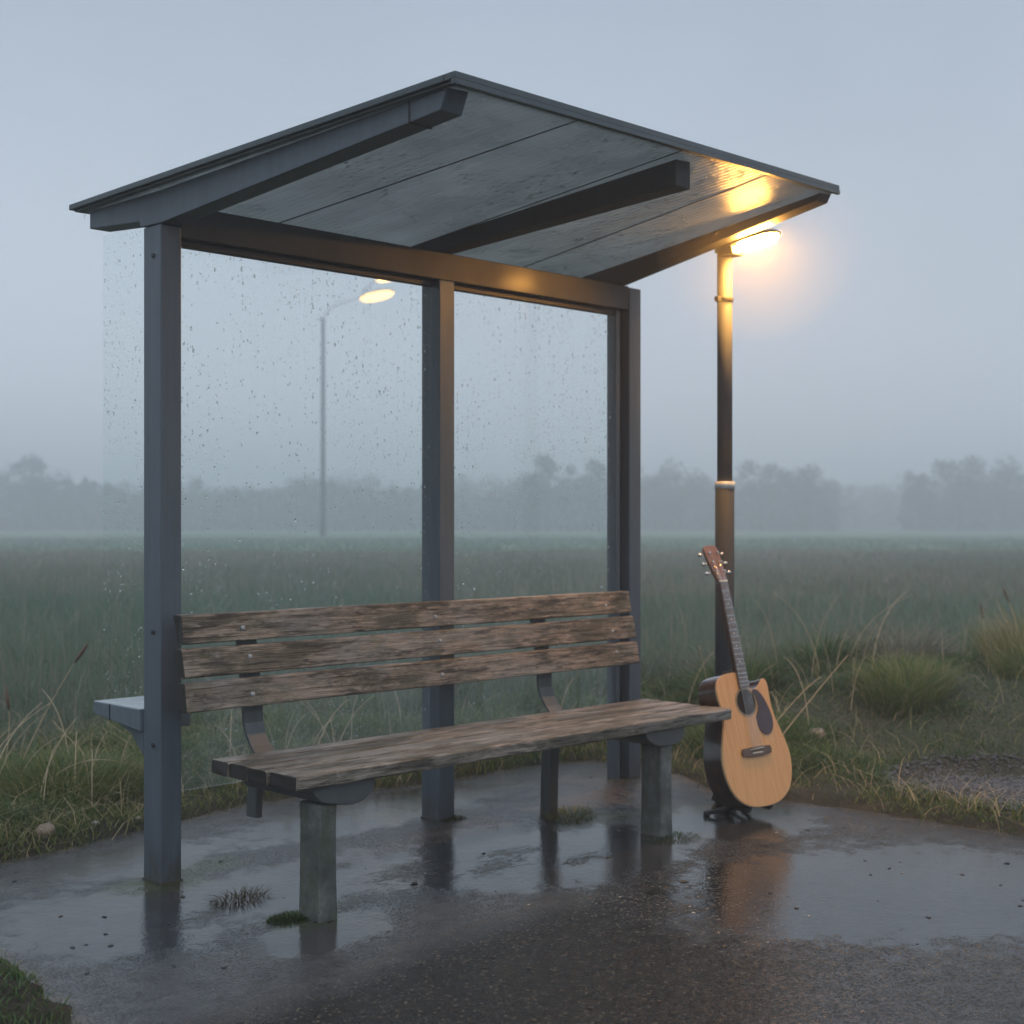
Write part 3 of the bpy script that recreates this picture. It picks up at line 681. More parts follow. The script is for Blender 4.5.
MB().box(-.0175, -.0152, .318, .322, .535, .593).build('ledge_joint', M['rubber'], lg)
MB().hexa([(0, .114, .43), (.012, .114, .43), (.012, .20, .50), (0, .20, .50), (0, .114, .514), (.012, .114, .514), (.012, .30, .529), (0, .30, .529)]).build('bracket', M['steel'], lg, .002)
# beads of rain on the glass, both faces
def beads(parent, n, fn, nrm):
    a = rng.random(n); b = rng.random(n) ** .9
    c_ = fbm(a * 9 + 2, b * 7 + 4, 4); k = rng.random(n) < np.clip((c_ - .30) * 4, .1, 1); a, b = a[k], b[k]
    # some drops sit in vertical runs
    m = rng.random(len(a)) < .45; a[m] = np.round(a[m] * 34) / 34 + rng.normal(0, .0022, m.sum()); a = np.clip(a, .012, .99)
    r = np.exp(rng.normal(math.log(.0016), .45, len(a))); r = np.clip(r, .001, .0052)
    P = np.array([fn(p, q) for p, q in zip(a, b)]); el = rng.uniform(1, 1.9, len(a))
    sc = np.stack([r, r, r * el], 1); sc[:, nrm] = r * .55
    V, F = replicate(IV, IF, P, sc)
    tag(big_mesh('rain_drops', V, F3=F, mat=M['drop'], parent=parent, smooth=True), kind='stuff')
for g_, x0, x1 in gp:
    beads(g_, 5200, lambda p, q, x0=x0, x1=x1: (x0 + (x1 - x0) * p, .0518, .32 + q * 1.89), 1)
beads(wing, 1100, lambda p, q: (-.0002, .125 + .265 * p, .62 + q * 1.65), 0)
# drips along the back edge of the roof
P = np.array([roof(u, .004, -.020)[:] for u in rng.random(26)]); r = rng.uniform(.0025, .004, len(P))
V, F = replicate(IV, IF, P, np.stack([r, r, r * 1.8], 1)); tag(big_mesh('edge_drips', V, F3=F, mat=M['drop'], parent=lin, smooth=True), kind='stuff')

# ------------------------------------------------------------------ bench
be = empty('park_bench', (1.1, -.5, 0), 'long weathered timber bench with mossy planks and concrete front legs standing under the shelter', 'bench')
def inv(o): o.matrix_parent_inverse = Matrix.Translation(-o.parent.location); return o
def plank(name, x0, x1, p0, p1, th, mat, fn, nx=46, wav=.0011):
    """p0,p1 span across the width; fn(x, s, t): s across 0..1, t thickness 0..1"""
    ny, V = 6, []; prof = [(0, .12), (.03, .0), (.97, .0), (1, .12), (1, .88), (.965, 1), (.035, 1), (0, .88)]
    ph = rng.uniform(0, 9, 4)
    X = np.linspace(x0, x1, nx + 1); F = []
    for i, x in enumerate(X):
        for k, (s_, t_) in enumerate(prof):
            j = rng.normal(0, .0004); e = wav * (math.sin(x * 5 + ph[0] + k) + .5 * math.sin(x * 13 + ph[1] + 2 * k))
            xe = x + (rng.normal(0, .0025) if i in (0, nx) else 0)
            V.append(fn(xe, s_ + (e * 2 + j * 4) / .1 * (1 if s_ < .5 else -1) * .25, t_ + (j + e * .3) / th * .5))
    n = len(prof)
    for i in range(nx):
        for k in range(n): F.append((i * n + k, i * n + (k + 1) % n, (i + 1) * n + (k + 1) % n, (i + 1) * n + k))
    F += [tuple(range(n))[::-1], tuple(nx * n + k for k in range(n))]
    o = MB().add(V, F).build(name, mat, be, .0015, 1); o.data.materials.append(M['endgrain'])
    for p_ in o.data.polygons:
        if len(p_.vertices) == n and n > 4: p_.material_index = 1
    return inv(o)
ZS = .4717
ys = [(-.326, -.424), (-.433, -.528), (-.538, -.640), (-.650, -.787)]
for i, (a, b) in enumerate(ys):
    dx = rng.uniform(-.004, .004)
    plank('seat_plank', -.009 + dx, 2.204 + dx, 0, 1, .046, M['wood_seat'], lambda x, s, t, a=a, b=b: (x, a + (b - a) * s, ZS - .046 + .046 * t))
bd = [(.612, .7095), (.7245, .8215), (.8365, .934)]
def back_pt(x, zc, s, t, za, zb):     # board plane leaning back a little
    z = za + (zb - za) * s; yb = -.222 + (z - .612) / .322 * .060
    return (x, yb + .040 * (1 - t) - .0, z)
for i, (za, zb) in enumerate(bd):
    dx0 = (-.036, -.030, -.022)[i]; dx1 = (2.296, 2.296, 2.290)[i]
    plank('back_plank', dx0, dx1, 0, 1, .04, M['wood_back'], lambda x, s, t, za=za, zb=zb: back_pt(x, 0, s, t, za, zb))
def yback(z): return -.222 + (z - .612) / .322 * .060
for i, xs_ in enumerate((.205, 1.085, 2.10)):
    for za, zb in bd:
        z = (za + zb) / 2 + rng.uniform(-.012, .012); x = xs_ + .03 + rng.uniform(-.02, .02); y = yback(z)
        inv(MB().tube([(x, y + .004, z), (x, y - .003, z), (x, y - .0055, z)], [.008, .008, .004], 12).build('bolt', M['bolt'], be))
def smooth_open(P):
    Q = [P[0]]
    for a, b in zip(P[:-1], P[1:]): Q += [(a[0] * .75 + b[0] * .25, a[1] * .75 + b[1] * .25), (a[0] * .25 + b[0] * .75, a[1] * .25 + b[1] * .75)]
    return Q + [P[-1]]
# front legs: concrete posts with a chamfered, slightly wider foot
for x0 in (.106, 1.785):
    z0 = hp(x0, -.76) - .01; w = .068; a, b_ = -.757, -.652
    def ring(g_, z): return [(x0 - g_, a - g_, z), (x0 + w + g_, a - g_, z), (x0 + w + g_, b_ + g_, z), (x0 - g_, b_ + g_, z)]
    rings = [ring(.004, z0), ring(.001, z0 + .14), ring(.0, .30), ring(.002, .366)]
    vs = [p for r_ in rings for p in r_]; fs = [(3, 2, 1, 0), (12, 13, 14, 15)] + [(i * 4 + k, i * 4 + (k + 1) % 4, i * 4 + 4 + (k + 1) % 4, i * 4 + 4 + k) for i in range(3) for k in range(4)]
    inv(MB().add(vs, fs).build('front_leg', M['concrete'], be, .008, 3))
    # bracket carrying the planks: deep rounded web running under the seat
    if x0 < 1: pts = [(-.03, .4245), (-.03, .405), (-.012, .385), (.0, .372), (.075, .358), (.12, .352), (.165, .360), (.196, .378), (.212, .402), (.214, .4245)]
    else: pts = [(-.115, .4245), (-.10, .398), (-.06, .372), (-.02, .360), (.09, .358), (.115, .372), (.13, .40), (.132, .4245)]
    pts = smooth_open(pts)
    inv(MB().prism([(x0 + u, v) for u, v in pts], -.770, -.36, lambda u, v, w_: (u, w_, v)).build('seat_bracket', M['bracket'], be, .008, 3))
    inv(MB().box(*((.215, .30) if x0 < 1 else (1.69, 1.79)), -.3598 if x0 > 1 else -.3598, -.17, .385, .4245).build('rear_bearer', M['bracket'], be, .004))
    xr = x0 + .035
    # rear leg and curved back support: flat steel bar
    leg = [(-.195, hp(1.72, -.19)), (-.20, .20), (-.212, .39)]
    b = MB(); wv = .052 if x0 > 1 else .03; vs = []
    xo = 1.705 if x0 > 1 else .235
    if x0 < 1: leg = [(-.195, .225), (-.20, .30), (-.212, .39)]
    for y_, z_ in leg: vs += [(xo, y_ - .028, z_), (xo + wv, y_ - .028, z_), (xo + wv, y_ + .028, z_), (xo, y_ + .028, z_)]
    fs = [(3, 2, 1, 0), (8, 9, 10, 11)] + [(i * 4 + k, i * 4 + (k + 1) % 4, i * 4 + 4 + (k + 1) % 4, i * 4 + 4 + k) for i in range(2) for k in range(4)]
    inv(b.add(vs, fs).build('rear_leg', M['bracket'], be, .004))
    prof = []
    for k in range(15):
        z_ = .40 + (.925 - .40) * k / 14; yc = yback(z_) + .046 + .055 * max(0, 1 - ((z_ - .47) / .14) ** 2) * 0 + (.0 if z_ > .61 else -.16 * ((.61 - z_) / .21) ** 1.6 * .55 + .03 * math.sin(math.pi * (.61 - z_) / .21))
        prof.append((yc, z_))
    vs = []
    for y_, z_ in prof: vs += [(xo - .012, y_, z_), (xo + .068, y_, z_), (xo + .068, y_ + .016, z_), (xo - .012, y_ + .016, z_)]
    n_ = len(prof); fs = [(3, 2, 1, 0), tuple((n_ - 1) * 4 + k for k in range(4))] + [(i * 4 + k, i * 4 + (k + 1) % 4, i * 4 + 4 + (k + 1) % 4, i * 4 + 4 + k) for i in range(n_ - 1) for k in range(4)]
    inv(MB().add(vs, fs).build('back_support', M['bracket'], be, .003))
for x0 in (1.10, 2.10):      # short spacer battens behind the boards
    inv(MB().box(x0, x0 + .07, -.185, -.165, .60, .72).build('spacer_batten', M['rubber'], be)) if False else None

# ------------------------------------------------------------------ lamps
POLE = (2.492, -.543)
la = empty('street_lamp', (POLE[0], POLE[1], 0), 'slim steel street lamp with a lit warm head at the shelter end behind the guitar', 'street lamp')
def invl(o): o.matrix_parent_inverse = Matrix.Translation(-o.parent.location); return o
z0 = hp(2.5, -.5)
invl(MB().tube([(POLE[0], POLE[1], z0), (POLE[0], POLE[1], 1.402)], .0425, 24).tube([(POLE[0], POLE[1], 1.402), (POLE[0], POLE[1], 1.425)], [.0425, .0335], 24, False).build('pole_sleeve', M['sleeve'], la))
invl(MB().tube([(POLE[0], POLE[1], 1.42), (POLE[0], POLE[1], 2.44)], .0335, 24).build('pole', M['pole'], la))
invl(MB().tube([(POLE[0], POLE[1], 1.392), (POLE[0], POLE[1], 1.424)], .0445, 24).build('reflective_band', M['sticker'], la))
invl(MB().tube([(POLE[0], POLE[1], 2.218), (POLE[0], POLE[1], 2.234)], .0385, 20).box(POLE[0] - .062, POLE[0] - .03, POLE[1] - .01, POLE[1] + .01, 2.216, 2.236).build('clamp_collar', M['steel_dark'], la, .001))
invl(MB().tube([(POLE[0], POLE[1], .02), (POLE[0], POLE[1], .06)], [.06, .046], 20).build('foot_collar', M['steel_dark'], la))
hdir = Vector((.05, -1, .15)).normalized(); hs = hdir.cross(Vector((0, 0, 1))).normalized(); hu = hs.cross(hdir).normalized(); hb = Vector((POLE[0], POLE[1], 2.446))
def head_pt(l, s_, u): return hb + hdir * l + hs * s_ + hu * u
def shell(l0, l1, w, top, bot, n=14, m=12):
    b = MB(); vs = []
    for i in range(n + 1):
        t = i / n; l = l0 + (l1 - l0) * t; e = max(.0, 1 - abs(2 * t - 1) ** 3.2) ** .5; e = max(e, .05)
        for k in range(m):
            a = 2 * math.pi * k / m; c, s_ = math.cos(a), math.sin(a)
            vs.append(head_pt(l, c * w * e, (top if s_ > 0 else bot) * s_ * e))
    fs = [tuple(range(m))[::-1], tuple(n * m + k for k in range(m))] + [(i * m + k, i * m + (k + 1) % m, (i + 1) * m + (k + 1) % m, (i + 1) * m + k) for i in range(n) for k in range(m)]
    return b.add(vs, fs, True)
hd = invl(shell(-.05, .285, .066, .030, .004).build('lamp_head', M['steel_dark'], la))
invl(MB().hexa([tuple(head_pt(*q_)) for q_ in ((-.02, -.036, -.03), (.066, -.044, -.040), (.066, .044, -.040), (-.02, .036, -.03), (-.02, -.036, .012), (.066, -.05, .012), (.066, .05, .012), (-.02, .036, .012))]).build('lens_shield', M['steel_dark'], la, .006))  # block added to keep the lens light off the upper pole
ln = shell(.07, .272, .055, .001, .042)
ln.build('lens', M['lens'], hd)

def far_lamp():
    d = 110.; k = d / 1404.02
    bx, by = polar(d, (323 - 512) / 1404.02); r0 = .24
    o = empty('street_lamp', (bx, by, 0), 'tall fogged street lamp with curved arm and two lit heads far out in the field', 'street lamp')
    def q(px, py): return Vector(at(px, py, d))
    b = Vector((bx, by, .0)); t = q(323, 318)
    invl(MB().tube([b - Vector((0, 0, .1)), b + Vector((0, 0, 4)), t], [r0, r0 * .85, r0 * .6], 12).build('pole', M['pole'], o))
    pth = [t, q(326, 312), q(335, 306), q(348, 301), q(360, 298)]
    invl(MB().tube(pth, r0 * .14, 10).build('arm', M['pole'], o))
    for (a, c_, hw) in ((q(360, 299), q(394, 292), 5.0), (q(376, 280), q(398, 275), 3.8)):
        dv = (c_ - a); n = 10; rad = [max(.02, hw * k * (1 - abs(2 * i / n - 1) ** 2.4) ** .5) for i in range(n + 1)]
        h_ = invl(MB().tube([a + dv * i / n + Vector((0, 0, .1)) for i in range(n + 1)], [r_ * .8 for r_ in rad], 12).build('lamp_head', M['steel_dark'], o))
        l_ = MB().tube([a + dv * i / n - Vector((0, 0, .02)) for i in range(n + 1)], rad, 12).build('lens', M['lens_far'], h_)
    invl(MB().tube([q(360, 298), q(366, 288), q(378, 279)], r0 * .16, 8).build('arm', M['pole'], o))
far_lamp()

# ------------------------------------------------------------------ guitar
Nn = Vector((-.15, -.989, 0)).normalized(); U0 = Vector((.989, -.15, 0)).normalized()
lean, tilt = R(1.2), R(14.5)
V0 = Vector((0, 0, 1)) * math.cos(tilt) - Nn * math.sin(tilt); NN = Nn * math.cos(tilt) + Vector((0, 0, 1)) * math.sin(tilt)
VV = V0 * math.cos(lean) - U0 * math.sin(lean); UU = U0 * math.cos(lean) + V0 * math.sin(lean)
SH = Vector(at(746, 702, 5.97)); SHV = .440
G0 = SH - VV * SHV
gu = empty('acoustic_guitar', G0, 'acoustic cutaway guitar with pale spruce front and dark sides standing by the far bench end', 'guitar')
def gp_(u, v, w): return UU * u + VV * v + NN * w      # local to the empty (no rotation)
def gmat(name, stops, rough, sc=(30, 2, 30), coat=.5):
    t = NT(name); tc = t.n('TexCoord')
    # axes of the instrument so grain runs along the neck
    def dot(v):
        nd = t.n('VectorMath', operation='DOT_PRODUCT'); t.l(tc.outputs['Object'], nd.inputs[0]); nd.inputs[1].default_value = v; return nd.outputs['Value']
    cx = t.n('CombineXYZ'); t.l(dot(tuple(UU)), cx.inputs[0]); t.l(dot(tuple(VV)), cx.inputs[1]); t.l(dot(tuple(NN)), cx.inputs[2])
    mp = t.n('Mapping'); mp.inputs['Scale'].default_value = sc; t.l(cx.outputs[0], mp.inputs[0])
    f = t.noise(mp.outputs[0], 3, 5, .6)
    t.pbr(Base_Color=t.ramp(f, stops), Roughness=rough, Coat_Weight=coat, Coat_Roughness=.12); return t.m
M['spruce'] = gmat('spruce_top', [(.3, (.54, .25, .075)), (.5, (.63, .305, .10)), (.7, (.70, .36, .13))], .38, (40, 1.6, 40))
M['rosewood'] = gmat('dark_rosewood', [(.3, (.012, .006, .004)), (.55, (.035, .014, .008)), (.75, (.075, .028, .015))], .3, (10, 2, 10), .8)
M['fretwood'] = gmat('fretboard_wood', [(.3, (.065, .04, .028)), (.7, (.14, .09, .064))], .45, (40, 3, 40), 0)
M['headwood'] = gmat('headstock_wood', [(.3, (.12, .062, .042)), (.7, (.22, .12, .085))], .4, (40, 3, 40), .3)
M['neckwood'] = gmat('neck_mahogany', [(.3, (.03, .014, .009)), (.7, (.07, .03, .018))], .35, (40, 3, 40), .4)
M['guard'] = plain('pickguard', (.055, .035, .042), .25)
M['hole'] = plain('soundhole_shade', (.012, .009, .007), .9)
M['binding'] = plain('cream_binding', (.55, .42, .25), .4)
M['rosette'] = plain('rosette', (.30, .20, .10), .4)
# outline: bass side (u<0) and treble side with cutaway
bass = [(0, 0), (-.06, .004), (-.11, .018), (-.152, .046), (-.181, .088), (-.198, .14), (-.203, .19), (-.198, .235), (-.184, .28), (-.166, .325), (-.152, .365), (-.147, .40), (-.150, .435), (-.157, .47), (-.158, .505), (-.147, .535), (-.122, .558), (-.085, .568), (-.05, .570), (-.028, .569)]
treb = [(.030, .562), (.031, .520), (.034, .500), (.050, .488), (.078, .490), (.102, .506), (.120, .526), (.134, .532), (.146, .520), (.150, .492), (.147, .455), (.146, .415), (.152, .375), (.165, .33), (.182, .285), (.197, .238), (.203, .19), (.198, .14), (.181, .088), (.152, .046), (.11, .018), (.06, .004)]
def smooth_loop(P, it=2):
    for _ in range(it):
        Q = []
        for i in range(len(P)):
            a, b = P[i], P[(i + 1) % len(P)]; Q += [(a[0] * .75 + b[0] * .25, a[1] * .75 + b[1] * .25), (a[0] * .25 + b[0] * .75, a[1] * .25 + b[1] * .75)]
        P = Q
    return P
OUT = smooth_loop(bass + treb)
DEP = .118
body = MB().prism(OUT, -DEP, -.004, gp_).build('body', M['rosewood'], gu, .004, 2)
IN = [(u * .994, .285 + (v - .285) * .995) for u, v in OUT]
MB().prism(IN, -.0035, .0, gp_).build('soundboard', M['spruce'], gu)
MB().prism([(u * 1.003, .285 + (v - .285) * 1.003) for u, v in OUT], -.0085, -.0038, gp_).build('binding', M['binding'], gu)
def disc(u, v, r, w0, w1, n=32): return [(u + r * math.cos(2 * math.pi * k / n), v + r * math.sin(2 * math.pi * k / n)) for k in range(n)]
MB().prism(disc(0, SHV, .064, 0, 0), .0003, .0009, gp_).build('rosette', M['rosette'], gu)
MB().prism(disc(0, SHV, .054, 0, 0), .0011, .0016, gp_).build('soundhole', M['hole'], gu)  # dark disc on the closed soundboard, colouring in the hole's shade
pg = [(.040, .482), (.062, .492), (.084, .480), (.108, .448), (.128, .40), (.137, .355), (.130, .318), (.106, .292), (.076, .290), (.052, .308), (.040, .338), (.038, .372), (.054, .392), (.066, .42), (.062, .455)]
MB().prism(smooth_loop(pg, 2), .0018, .0034, gp_).build('pickguard', M['guard'], gu)
bg = [(-.088, .232), (-.082, .247), (-.03, .250), (.03, .250), (.082, .247), (.088, .232), (.084, .216), (.03, .208), (-.03, .208), (-.084, .216)]
br = MB().prism(bg, .0008, .010, gp_).build('bridge', M['fretwood'], gu, .002)
MB().prism([(-.04, .238), (.04, .241), (.04, .2435), (-.04, .2405)], .0102, .0135, gp_).build('saddle', M['bone'], br)
for i in range(6):
    u = -.027 + i * .0108; MB().tube([gp_(u, .224, .0095), gp_(u, .224, .0135)], .0032, 8).build('bridge_pin', M['bone'], br)
NUT = .962
fb0, fb1 = .500, NUT
def fw(v): return .0285 + (.0225 - .0285) * (v - fb0) / (fb1 - fb0)
nk = MB().prism([(-fw(.56) + .002, .50), (fw(.56) - .002, .50), (.0215, NUT), (-.0215, NUT)], -.020, .0035, gp_)
nk.build('neck', M['neckwood'], gu, .006, 3)
MB().prism([(-.026, .50), (.026, .50), (.024, .585), (-.024, .585)], -.085, -.0205, gp_).build('neck_heel', M['neckwood'], gu, .008, 3)
fbo = MB().prism([(-fw(fb0), fb0), (fw(fb0), fb0), (fw(fb1), fb1), (-fw(fb1), fb1)], .0036, .0095, gp_).build('fretboard', M['fretwood'], gu, .001)
Lsc = NUT - .241
for i in range(1, 20):
    v = NUT - Lsc * (1 - 2 ** (-i / 12))
    if v > fb0: MB().prism([(-fw(v), v - .0011), (fw(v), v - .0011), (fw(v), v + .0011), (-fw(v), v + .0011)], .0096, .0108, gp_).build('fret', M['chrome'], fbo)
for i in (3, 5, 7, 9, 12):
    v = NUT - Lsc * (1 - (2 ** (-i / 12) + 2 ** (-(i - 1) / 12)) / 2); MB().prism(disc(0, v, .0035, 0, 0, 12), .0096, .0099, gp_).build('inlay_dot', M['bone'], fbo)
MB().prism([(-.0225, NUT + .0004), (.0225, NUT + .0004), (.0225, NUT + .007), (-.0225, NUT + .007)], .002, .0118, gp_).build('nut', M['bone'], gu)
ca, sa = math.cos(R(13)), math.sin(R(13))
def hp_(u, v, w):
    u, v = u * 1.12, v * 1.12
    return gp_(u, NUT + .0074 + v * ca + w * sa, -v * sa + w * ca)
hso = [(-.0225, 0), (.0225, 0), (.031, .045), (.036, .10), (.037, .132), (.030, .146), (.018, .149), (-.018, .149), (-.030, .146), (-.037, .132), (-.036, .10), (-.031, .045)]
hsk = MB().prism(hso, -.012, .004, hp_).build('headstock', M['headwood'], gu, .002)
for sgn in (-1, 1):
    for i in range(3):
        v = .035 + i * .040; pg_ = MB().tube([hp_(sgn * .022, v, .003), hp_(sgn * .022, v, .017)], .0038, 10).tube([hp_(sgn * .028, v, -.007), hp_(sgn * .052, v, -.007)], .0026, 8)
        pg_.tube([hp_(sgn * .050, v, -.007), hp_(sgn * .056, v, -.007), hp_(sgn * .064, v, -.007), hp_(sgn * .068, v, -.007)], [.003, .009, .009, .003], 10)
        pg_.build('tuning_peg', M['chrome'], gu)
for i in range(6):
    u0 = -.027 + i * .0108; u1 = -.0175 + i * .007; sg = -1 if i < 3 else 1; pv = .035 + (abs(i - 2.5) - .5) * 0 + (i if i < 3 else 5 - i) * .040
    MB().tube([gp_(u0, .228, .0125), gp_(u0, .2415, .0150), gp_(u1, NUT + .003, .0124), hp_(sg * .020, pv, .012)], .0008, 5).build('string', M['chrome'], gu)

# guitar stand
fz = lambda x, y: float(h_pad(x, y))
sb = G0 - NN * .06
gs = empty('guitar_stand', (sb.x, sb.y, fz(sb.x, sb.y)), 'low black folding stand under the acoustic guitar', 'guitar stand')
def gl(u, n, z): p = Vector((sb.x, sb.y, 0)) + U0 * u + Nn * n; return Vector((p.x, p.y, z + fz(p.x, p.y)))
bz = min((G0 + UU * u + VV * v).z for u, v in OUT) - fz(sb.x, sb.y)
cr = max(.03, bz - .012)
invl(MB().tube([gl(-.10, -.05, cr), gl(-.02, -.03, cr - .006), gl(.08, -.05, cr + .004)], .012, 10).build('cradle', M['rubber'], gs))
for u in (-.075, .05):
    invl(MB().tube([gl(u, -.09, cr - .004), gl(u, .03, cr - .004), gl(u, .036, cr + .012)], .010, 8).build('support_arm', M['rubber'], gs))
for a, b in (((-.09, -.06), (-.165, -.13)), ((-.05, -.08), (-.06, -.12)), ((.05, -.08), (.06, -.13)), ((.0, -.05), (.02, -.20))):
    l_ = invl(MB().tube([gl(*a, cr - .005), gl((a[0] + b[0]) / 2, (a[1] + b[1]) / 2, cr * .6), gl(*b, .012)], [.011, .010, .009], 8).build('leg', M['rubber'], gs))
    f_ = MB().tube([gl(b[0], b[1], .0), gl(b[0], b[1], .022)], [.014, .012], 10).build('rubber_foot', M['rubber'], l_)
invl(MB().tube([gl(0, -.12, cr), gl(0, -.125, .22)], .009, 8).build('back_prop', M['rubber'], gs))

# ------------------------------------------------------------------ trees in the fog
def crown_mesh(name, H, Wd, n, seed, base=.22):
    r_ = np.random.default_rng(seed); nl = 17
    lc = np.stack([r_.normal(0, .26, nl) * Wd, r_.normal(0, .26, nl) * Wd, H * (base + .12 + (1 - base - .2) * r_.random(nl) ** .8)], 1); lr = Wd * r_.uniform(.19, .33, nl) * (1.25 - .6 * lc[:, 2] / H)
    lc = np.vstack([lc, [0, 0, H * .82]]); lr = np.append(lr, Wd * .2)
    w = lr ** 2; w /= w.sum(); idx = r_.choice(len(lc), n, p=w)
    dv = r_.normal(0, 1, (n, 3)); dv /= np.linalg.norm(dv, axis=1)[:, None]; rad = r_.random(n) ** .45
    P = lc[idx] + dv * (lr[idx] * rad)[:, None] * np.array([1, 1, .85]); P[:, 2] = np.maximum(P[:, 2], H * .1)
    s = r_.uniform(.10, .28, n) * (H / 10)
    a = r_.normal(0, 1, (n, 3)); a /= np.linalg.norm(a, axis=1)[:, None]; b = np.cross(a, r_.normal(0, 1, (n, 3))); b /= np.linalg.norm(b, axis=1)[:, None]
    Q = np.stack([P - a * s[:, None], P - b * s[:, None] * .6, P + a * s[:, None], P + b * s[:, None] * .6], 1).reshape(-1, 3)
    F = np.arange(n * 4).reshape(n, 4); t = np.repeat(np.clip(r_.normal(.5, .2, n), 0, 1), 4)
    return Q, F, t, lc
def trunk_mb(H, lc):
    b = MB().tube([(0, 0, -.2), (.05, 0, H * .2), (0, .05, H * .5), (0, 0, H * .8)], [H * .022, H * .017, H * .011, H * .004], 8)
    for c in lc[:7]: b.tube([(0, 0, H * .22), (c[0] * .45, c[1] * .45, H * .22 + (c[2] - H * .22) * .5), tuple(c)], [H * .009, H * .006, H * .002], 5)
    return b
KM = []
for kx, (Hh, Ww, n_) in enumerate([(10, 7.5, 2600), (10, 5.0, 2200), (10, 9.5, 3000)]):
    KM.append((crown_mesh('crown', Hh, Ww, n_, 50 + kx), Hh))
protos = {}
def fog_tree(px, top, d, v, name, label, cat='tree'):
    H = 1.25 + (521 - top) / 1404.02 * d; x, y = polar(d, (px - 512) / 1404.02)
    (Q, F, t, lc), Hh = KM[v]; o = empty(name, (x, y, 0), label, cat); s = H / Hh; o.scale = (s * rng.uniform(.9, 1.1), s * rng.uniform(.9, 1.1), s); o.rotation_euler[2] = rng.uniform(0, 6.28)
    if v not in protos:
        c = big_mesh('crown', Q, F4=F, mat=M['leaf'], attrs={'tint': t}, parent=o); k = trunk_mb(Hh, lc).build('trunk', M['bark'], o); protos[v] = (c, k)
    else:
        for src in protos[v]: cc = src.copy(); COL.objects.link(cc); cc.parent = o
for a in [(38, 457, 168, 0, 'broad_tree', 'broad rounded tree in the treeline farthest from the lamp, behind the near verge'),
          (182, 492, 168, 1, 'narrow_tree', 'low narrow tree seen just beside the near shelter post in the fog'),
          (548, 452, 162, 1, 'narrow_tree', 'tall narrow tree showing through the farther glass pane'),
          (598, 457, 166, 1, 'narrow_tree', 'slim tree just beside the farthest shelter post seen through glass'),
          (668, 463, 170, 2, 'broad_tree', 'broad tree between the farthest shelter post and the lamp pole'),
          (762, 461, 166, 0, 'round_tree', 'round topped tree just past the lamp pole'),
          (806, 466, 166, 0, 'round_tree', 'lower round tree ending the tree group past the lamp pole'),
          (960, 457, 166, 0, 'round_tree', 'round tree topping the last wooded group over the gravel'),
          (1008, 459, 170, 2, 'broad_tree', 'broad tree at the very end of the treeline over the straw clump'),
          (920, 470, 170, 1, 'narrow_tree', 'slim tree at the start of the last wooded group')]:
    fog_tree(*a)
# the rest of the wood reads as one mass
Vs, Fs, Ts = [], [], []; o_ = 0
for i in range(180):
    px = -760 + i * 14.2 + rng.uniform(-7, 7)
    if 838 < px < 905: d, top = rng.uniform(250, 280), 484
    elif 200 < px < 260: d, top = rng.uniform(215, 240), 486
    else: d, top = rng.uniform(180, 235), 482 + 7 * math.sin(px * .02) + rng.normal(0, 6)
    (Q, F, t, lc), Hh = KM[rng.integers(0, 3)]; H = 1.25 + (521 - top) / 1404.02 * d; x, y = polar(d, (px - 512) / 1404.02); s = H / Hh
    sub = rng.random(len(F)) < .75; an = rng.uniform(0, 6.28); ca_, sa_ = math.cos(an), math.sin(an)
    q = Q.copy() * s * np.array([1.15, 1.15, 1]); q = np.stack([q[:, 0] * ca_ - q[:, 1] * sa_ + x, q[:, 0] * sa_ + q[:, 1] * ca_ + y, q[:, 2]], 1)
    Vs.append(q); Fs.append(F[sub] + o_); Ts.append(t); o_ += len(q)
# low scrub under the trees
n_ = 72000; px = rng.uniform(-780, 1800, n_); d = rng.uniform(170, 240, n_); x, y = polar(d, (px - 512) / 1404.02); z = rng.uniform(0, 1, n_) ** 1.3 * (3.2 + 3.0 * vnoise(px * .03, d * .05)); 
k = ~((px > 836) & (px < 905) & (d < 222)); x, y, z = x[k], y[k], z[k]; n_ = len(x); a = rng.normal(0, .45, (n_, 3)); b = rng.normal(0, .45, (n_, 3)); P = np.stack([x, y, z], 1)
q = np.stack([P - a, P - b, P + a, P + b], 1).reshape(-1, 3); Vs.append(q); Fs.append(np.arange(n_ * 4).reshape(n_, 4) + o_); Ts.append(np.repeat(rng.random(n_), 4))
tag(big_mesh('woods', np.concatenate(Vs), F4=np.concatenate(Fs), mat=M['leaf'], attrs={'tint': np.concatenate(Ts)}), 'dim far wood fading into the fog across the field', 'woods', kind='stuff')

# ------------------------------------------------------------------ air
def volume(name, dens, col, aniso=0.0):
    t = NT(name); v = t.n('VolumePrincipled'); v.inputs['Density'].default_value = dens; v.inputs['Color'].default_value = (*col, 1); v.inputs['Anisotropy'].default_value = aniso
    t.l(v.outputs[0], t.out.inputs['Volume']); return t.m
hz = MB().box(-430, 460, -430, 460, -1.2, 17).build('haze', volume('fog_air', .0074, (.97, .985, 1.0), .45))
tag(hz, kind='stuff')

# added sphere of thicker fog that makes the warm lamp's halo
bm = bmesh.new(); bmesh.ops.create_icosphere(bm, subdivisions=4, radius=.44); me = bpy.data.meshes.new('halo_mist'); bm.to_mesh(me); bm.free()
me.materials.append(volume('lamp_halo_air', .060, (.97, .985, 1.0), .3)); dz = link(bpy.data.objects.new('halo_mist', me)); dz.location = tuple(head_pt(.17, 0, 0)); tag(dz, kind='stuff')

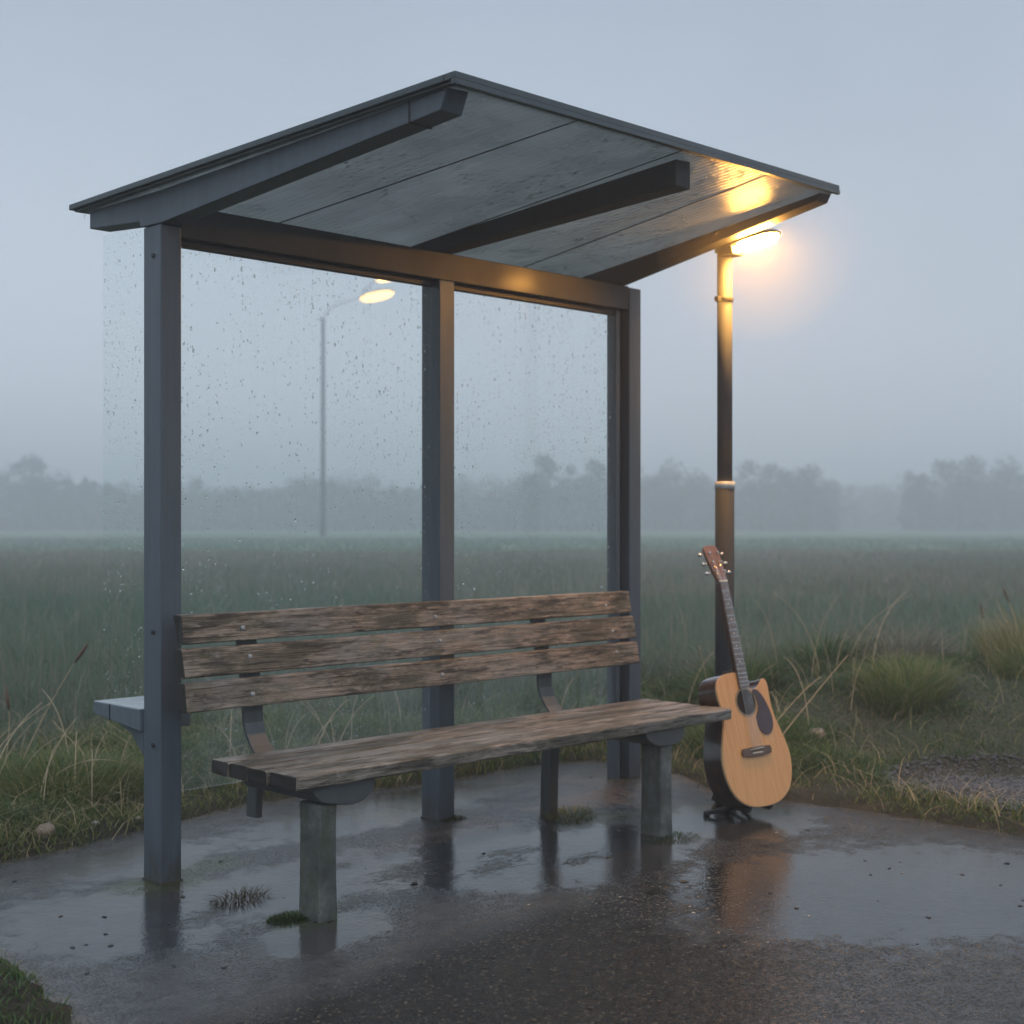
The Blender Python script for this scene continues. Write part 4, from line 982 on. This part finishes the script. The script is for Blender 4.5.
# ------------------------------------------------------------------ sky and light
w = bpy.data.worlds.new('World'); S.world = w; w.use_nodes = True; nt = w.node_tree; nt.nodes.clear()
out = nt.nodes.new('ShaderNodeOutputWorld'); bg = nt.nodes.new('ShaderNodeBackground'); nt.links.new(bg.outputs[0], out.inputs[0])
sky = nt.nodes.new('ShaderNodeTexSky'); sky.sky_type = 'NISHITA'; sky.sun_disc = False; sky.sun_elevation = R(14); sky.sun_rotation = R(200); sky.air_density = 1.5; sky.dust_density = 5
hsv = nt.nodes.new('ShaderNodeHueSaturation'); hsv.inputs['Saturation'].default_value = .35; nt.links.new(sky.outputs[0], hsv.inputs['Color'])
tc = nt.nodes.new('ShaderNodeTexCoord'); sep = nt.nodes.new('ShaderNodeSeparateXYZ'); nt.links.new(tc.outputs['Generated'], sep.inputs[0])
rp = nt.nodes.new('ShaderNodeValToRGB'); e = rp.color_ramp.elements; nt.links.new(sep.outputs[2], rp.inputs[0])
e[0].position = 0; e[0].color = (.67, .73, .83, 1); e[1].position = .36; e[1].color = (.37, .45, .552, 1)
q = e.new(1.0); q.color = (1.02, 1.15, 1.36, 1); q = e.new(.12); q.color = (.585, .655, .762, 1)
cn = nt.nodes.new('ShaderNodeTexNoise'); cn.inputs['Scale'].default_value = 3.2; cn.inputs['Detail'].default_value = 4; nt.links.new(tc.outputs['Generated'], cn.inputs['Vector'])
cm_ = nt.nodes.new('ShaderNodeMapRange'); cm_.inputs[1].default_value = .3; cm_.inputs[2].default_value = .7; cm_.inputs[3].default_value = 10.3; cm_.inputs[4].default_value = 11.7; nt.links.new(cn.outputs[0], cm_.inputs[0])
sc_ = nt.nodes.new('ShaderNodeVectorMath'); sc_.operation = 'SCALE'; sc_.inputs['Scale'].default_value = 10.; nt.links.new(rp.outputs[0], sc_.inputs[0]); nt.links.new(cm_.outputs[0], sc_.inputs['Scale'])
mx = nt.nodes.new('ShaderNodeMix'); mx.data_type = 'RGBA'; mx.inputs[0].default_value = .94
nt.links.new(hsv.outputs[0], mx.inputs[6]); nt.links.new(sc_.outputs[0], mx.inputs[7]); nt.links.new(mx.outputs[2], bg.inputs[0]); bg.inputs[1].default_value = .1
su = bpy.data.lights.new('sun', 'SUN'); so = link(bpy.data.objects.new('sun', su)); su.energy = .5; su.angle = R(60); su.color = (1, .97, .93)
so.rotation_euler = (R(40), 0, R(-60))

# ------------------------------------------------------------------ render
S.view_settings.view_transform = 'Standard'; S.view_settings.look = 'None'; S.view_settings.exposure = 0; S.view_settings.gamma = 1
c = S.cycles; c.max_bounces = 18; c.diffuse_bounces = 3; c.glossy_bounces = 4; c.transmission_bounces = 8; c.transparent_max_bounces = 16; c.volume_bounces = 8
c.use_denoising = True; c.caustics_reflective = False; c.caustics_refractive = False; c.sample_clamp_indirect = 6
try: c.denoiser = 'OPENIMAGEDENOISE'
except Exception: pass
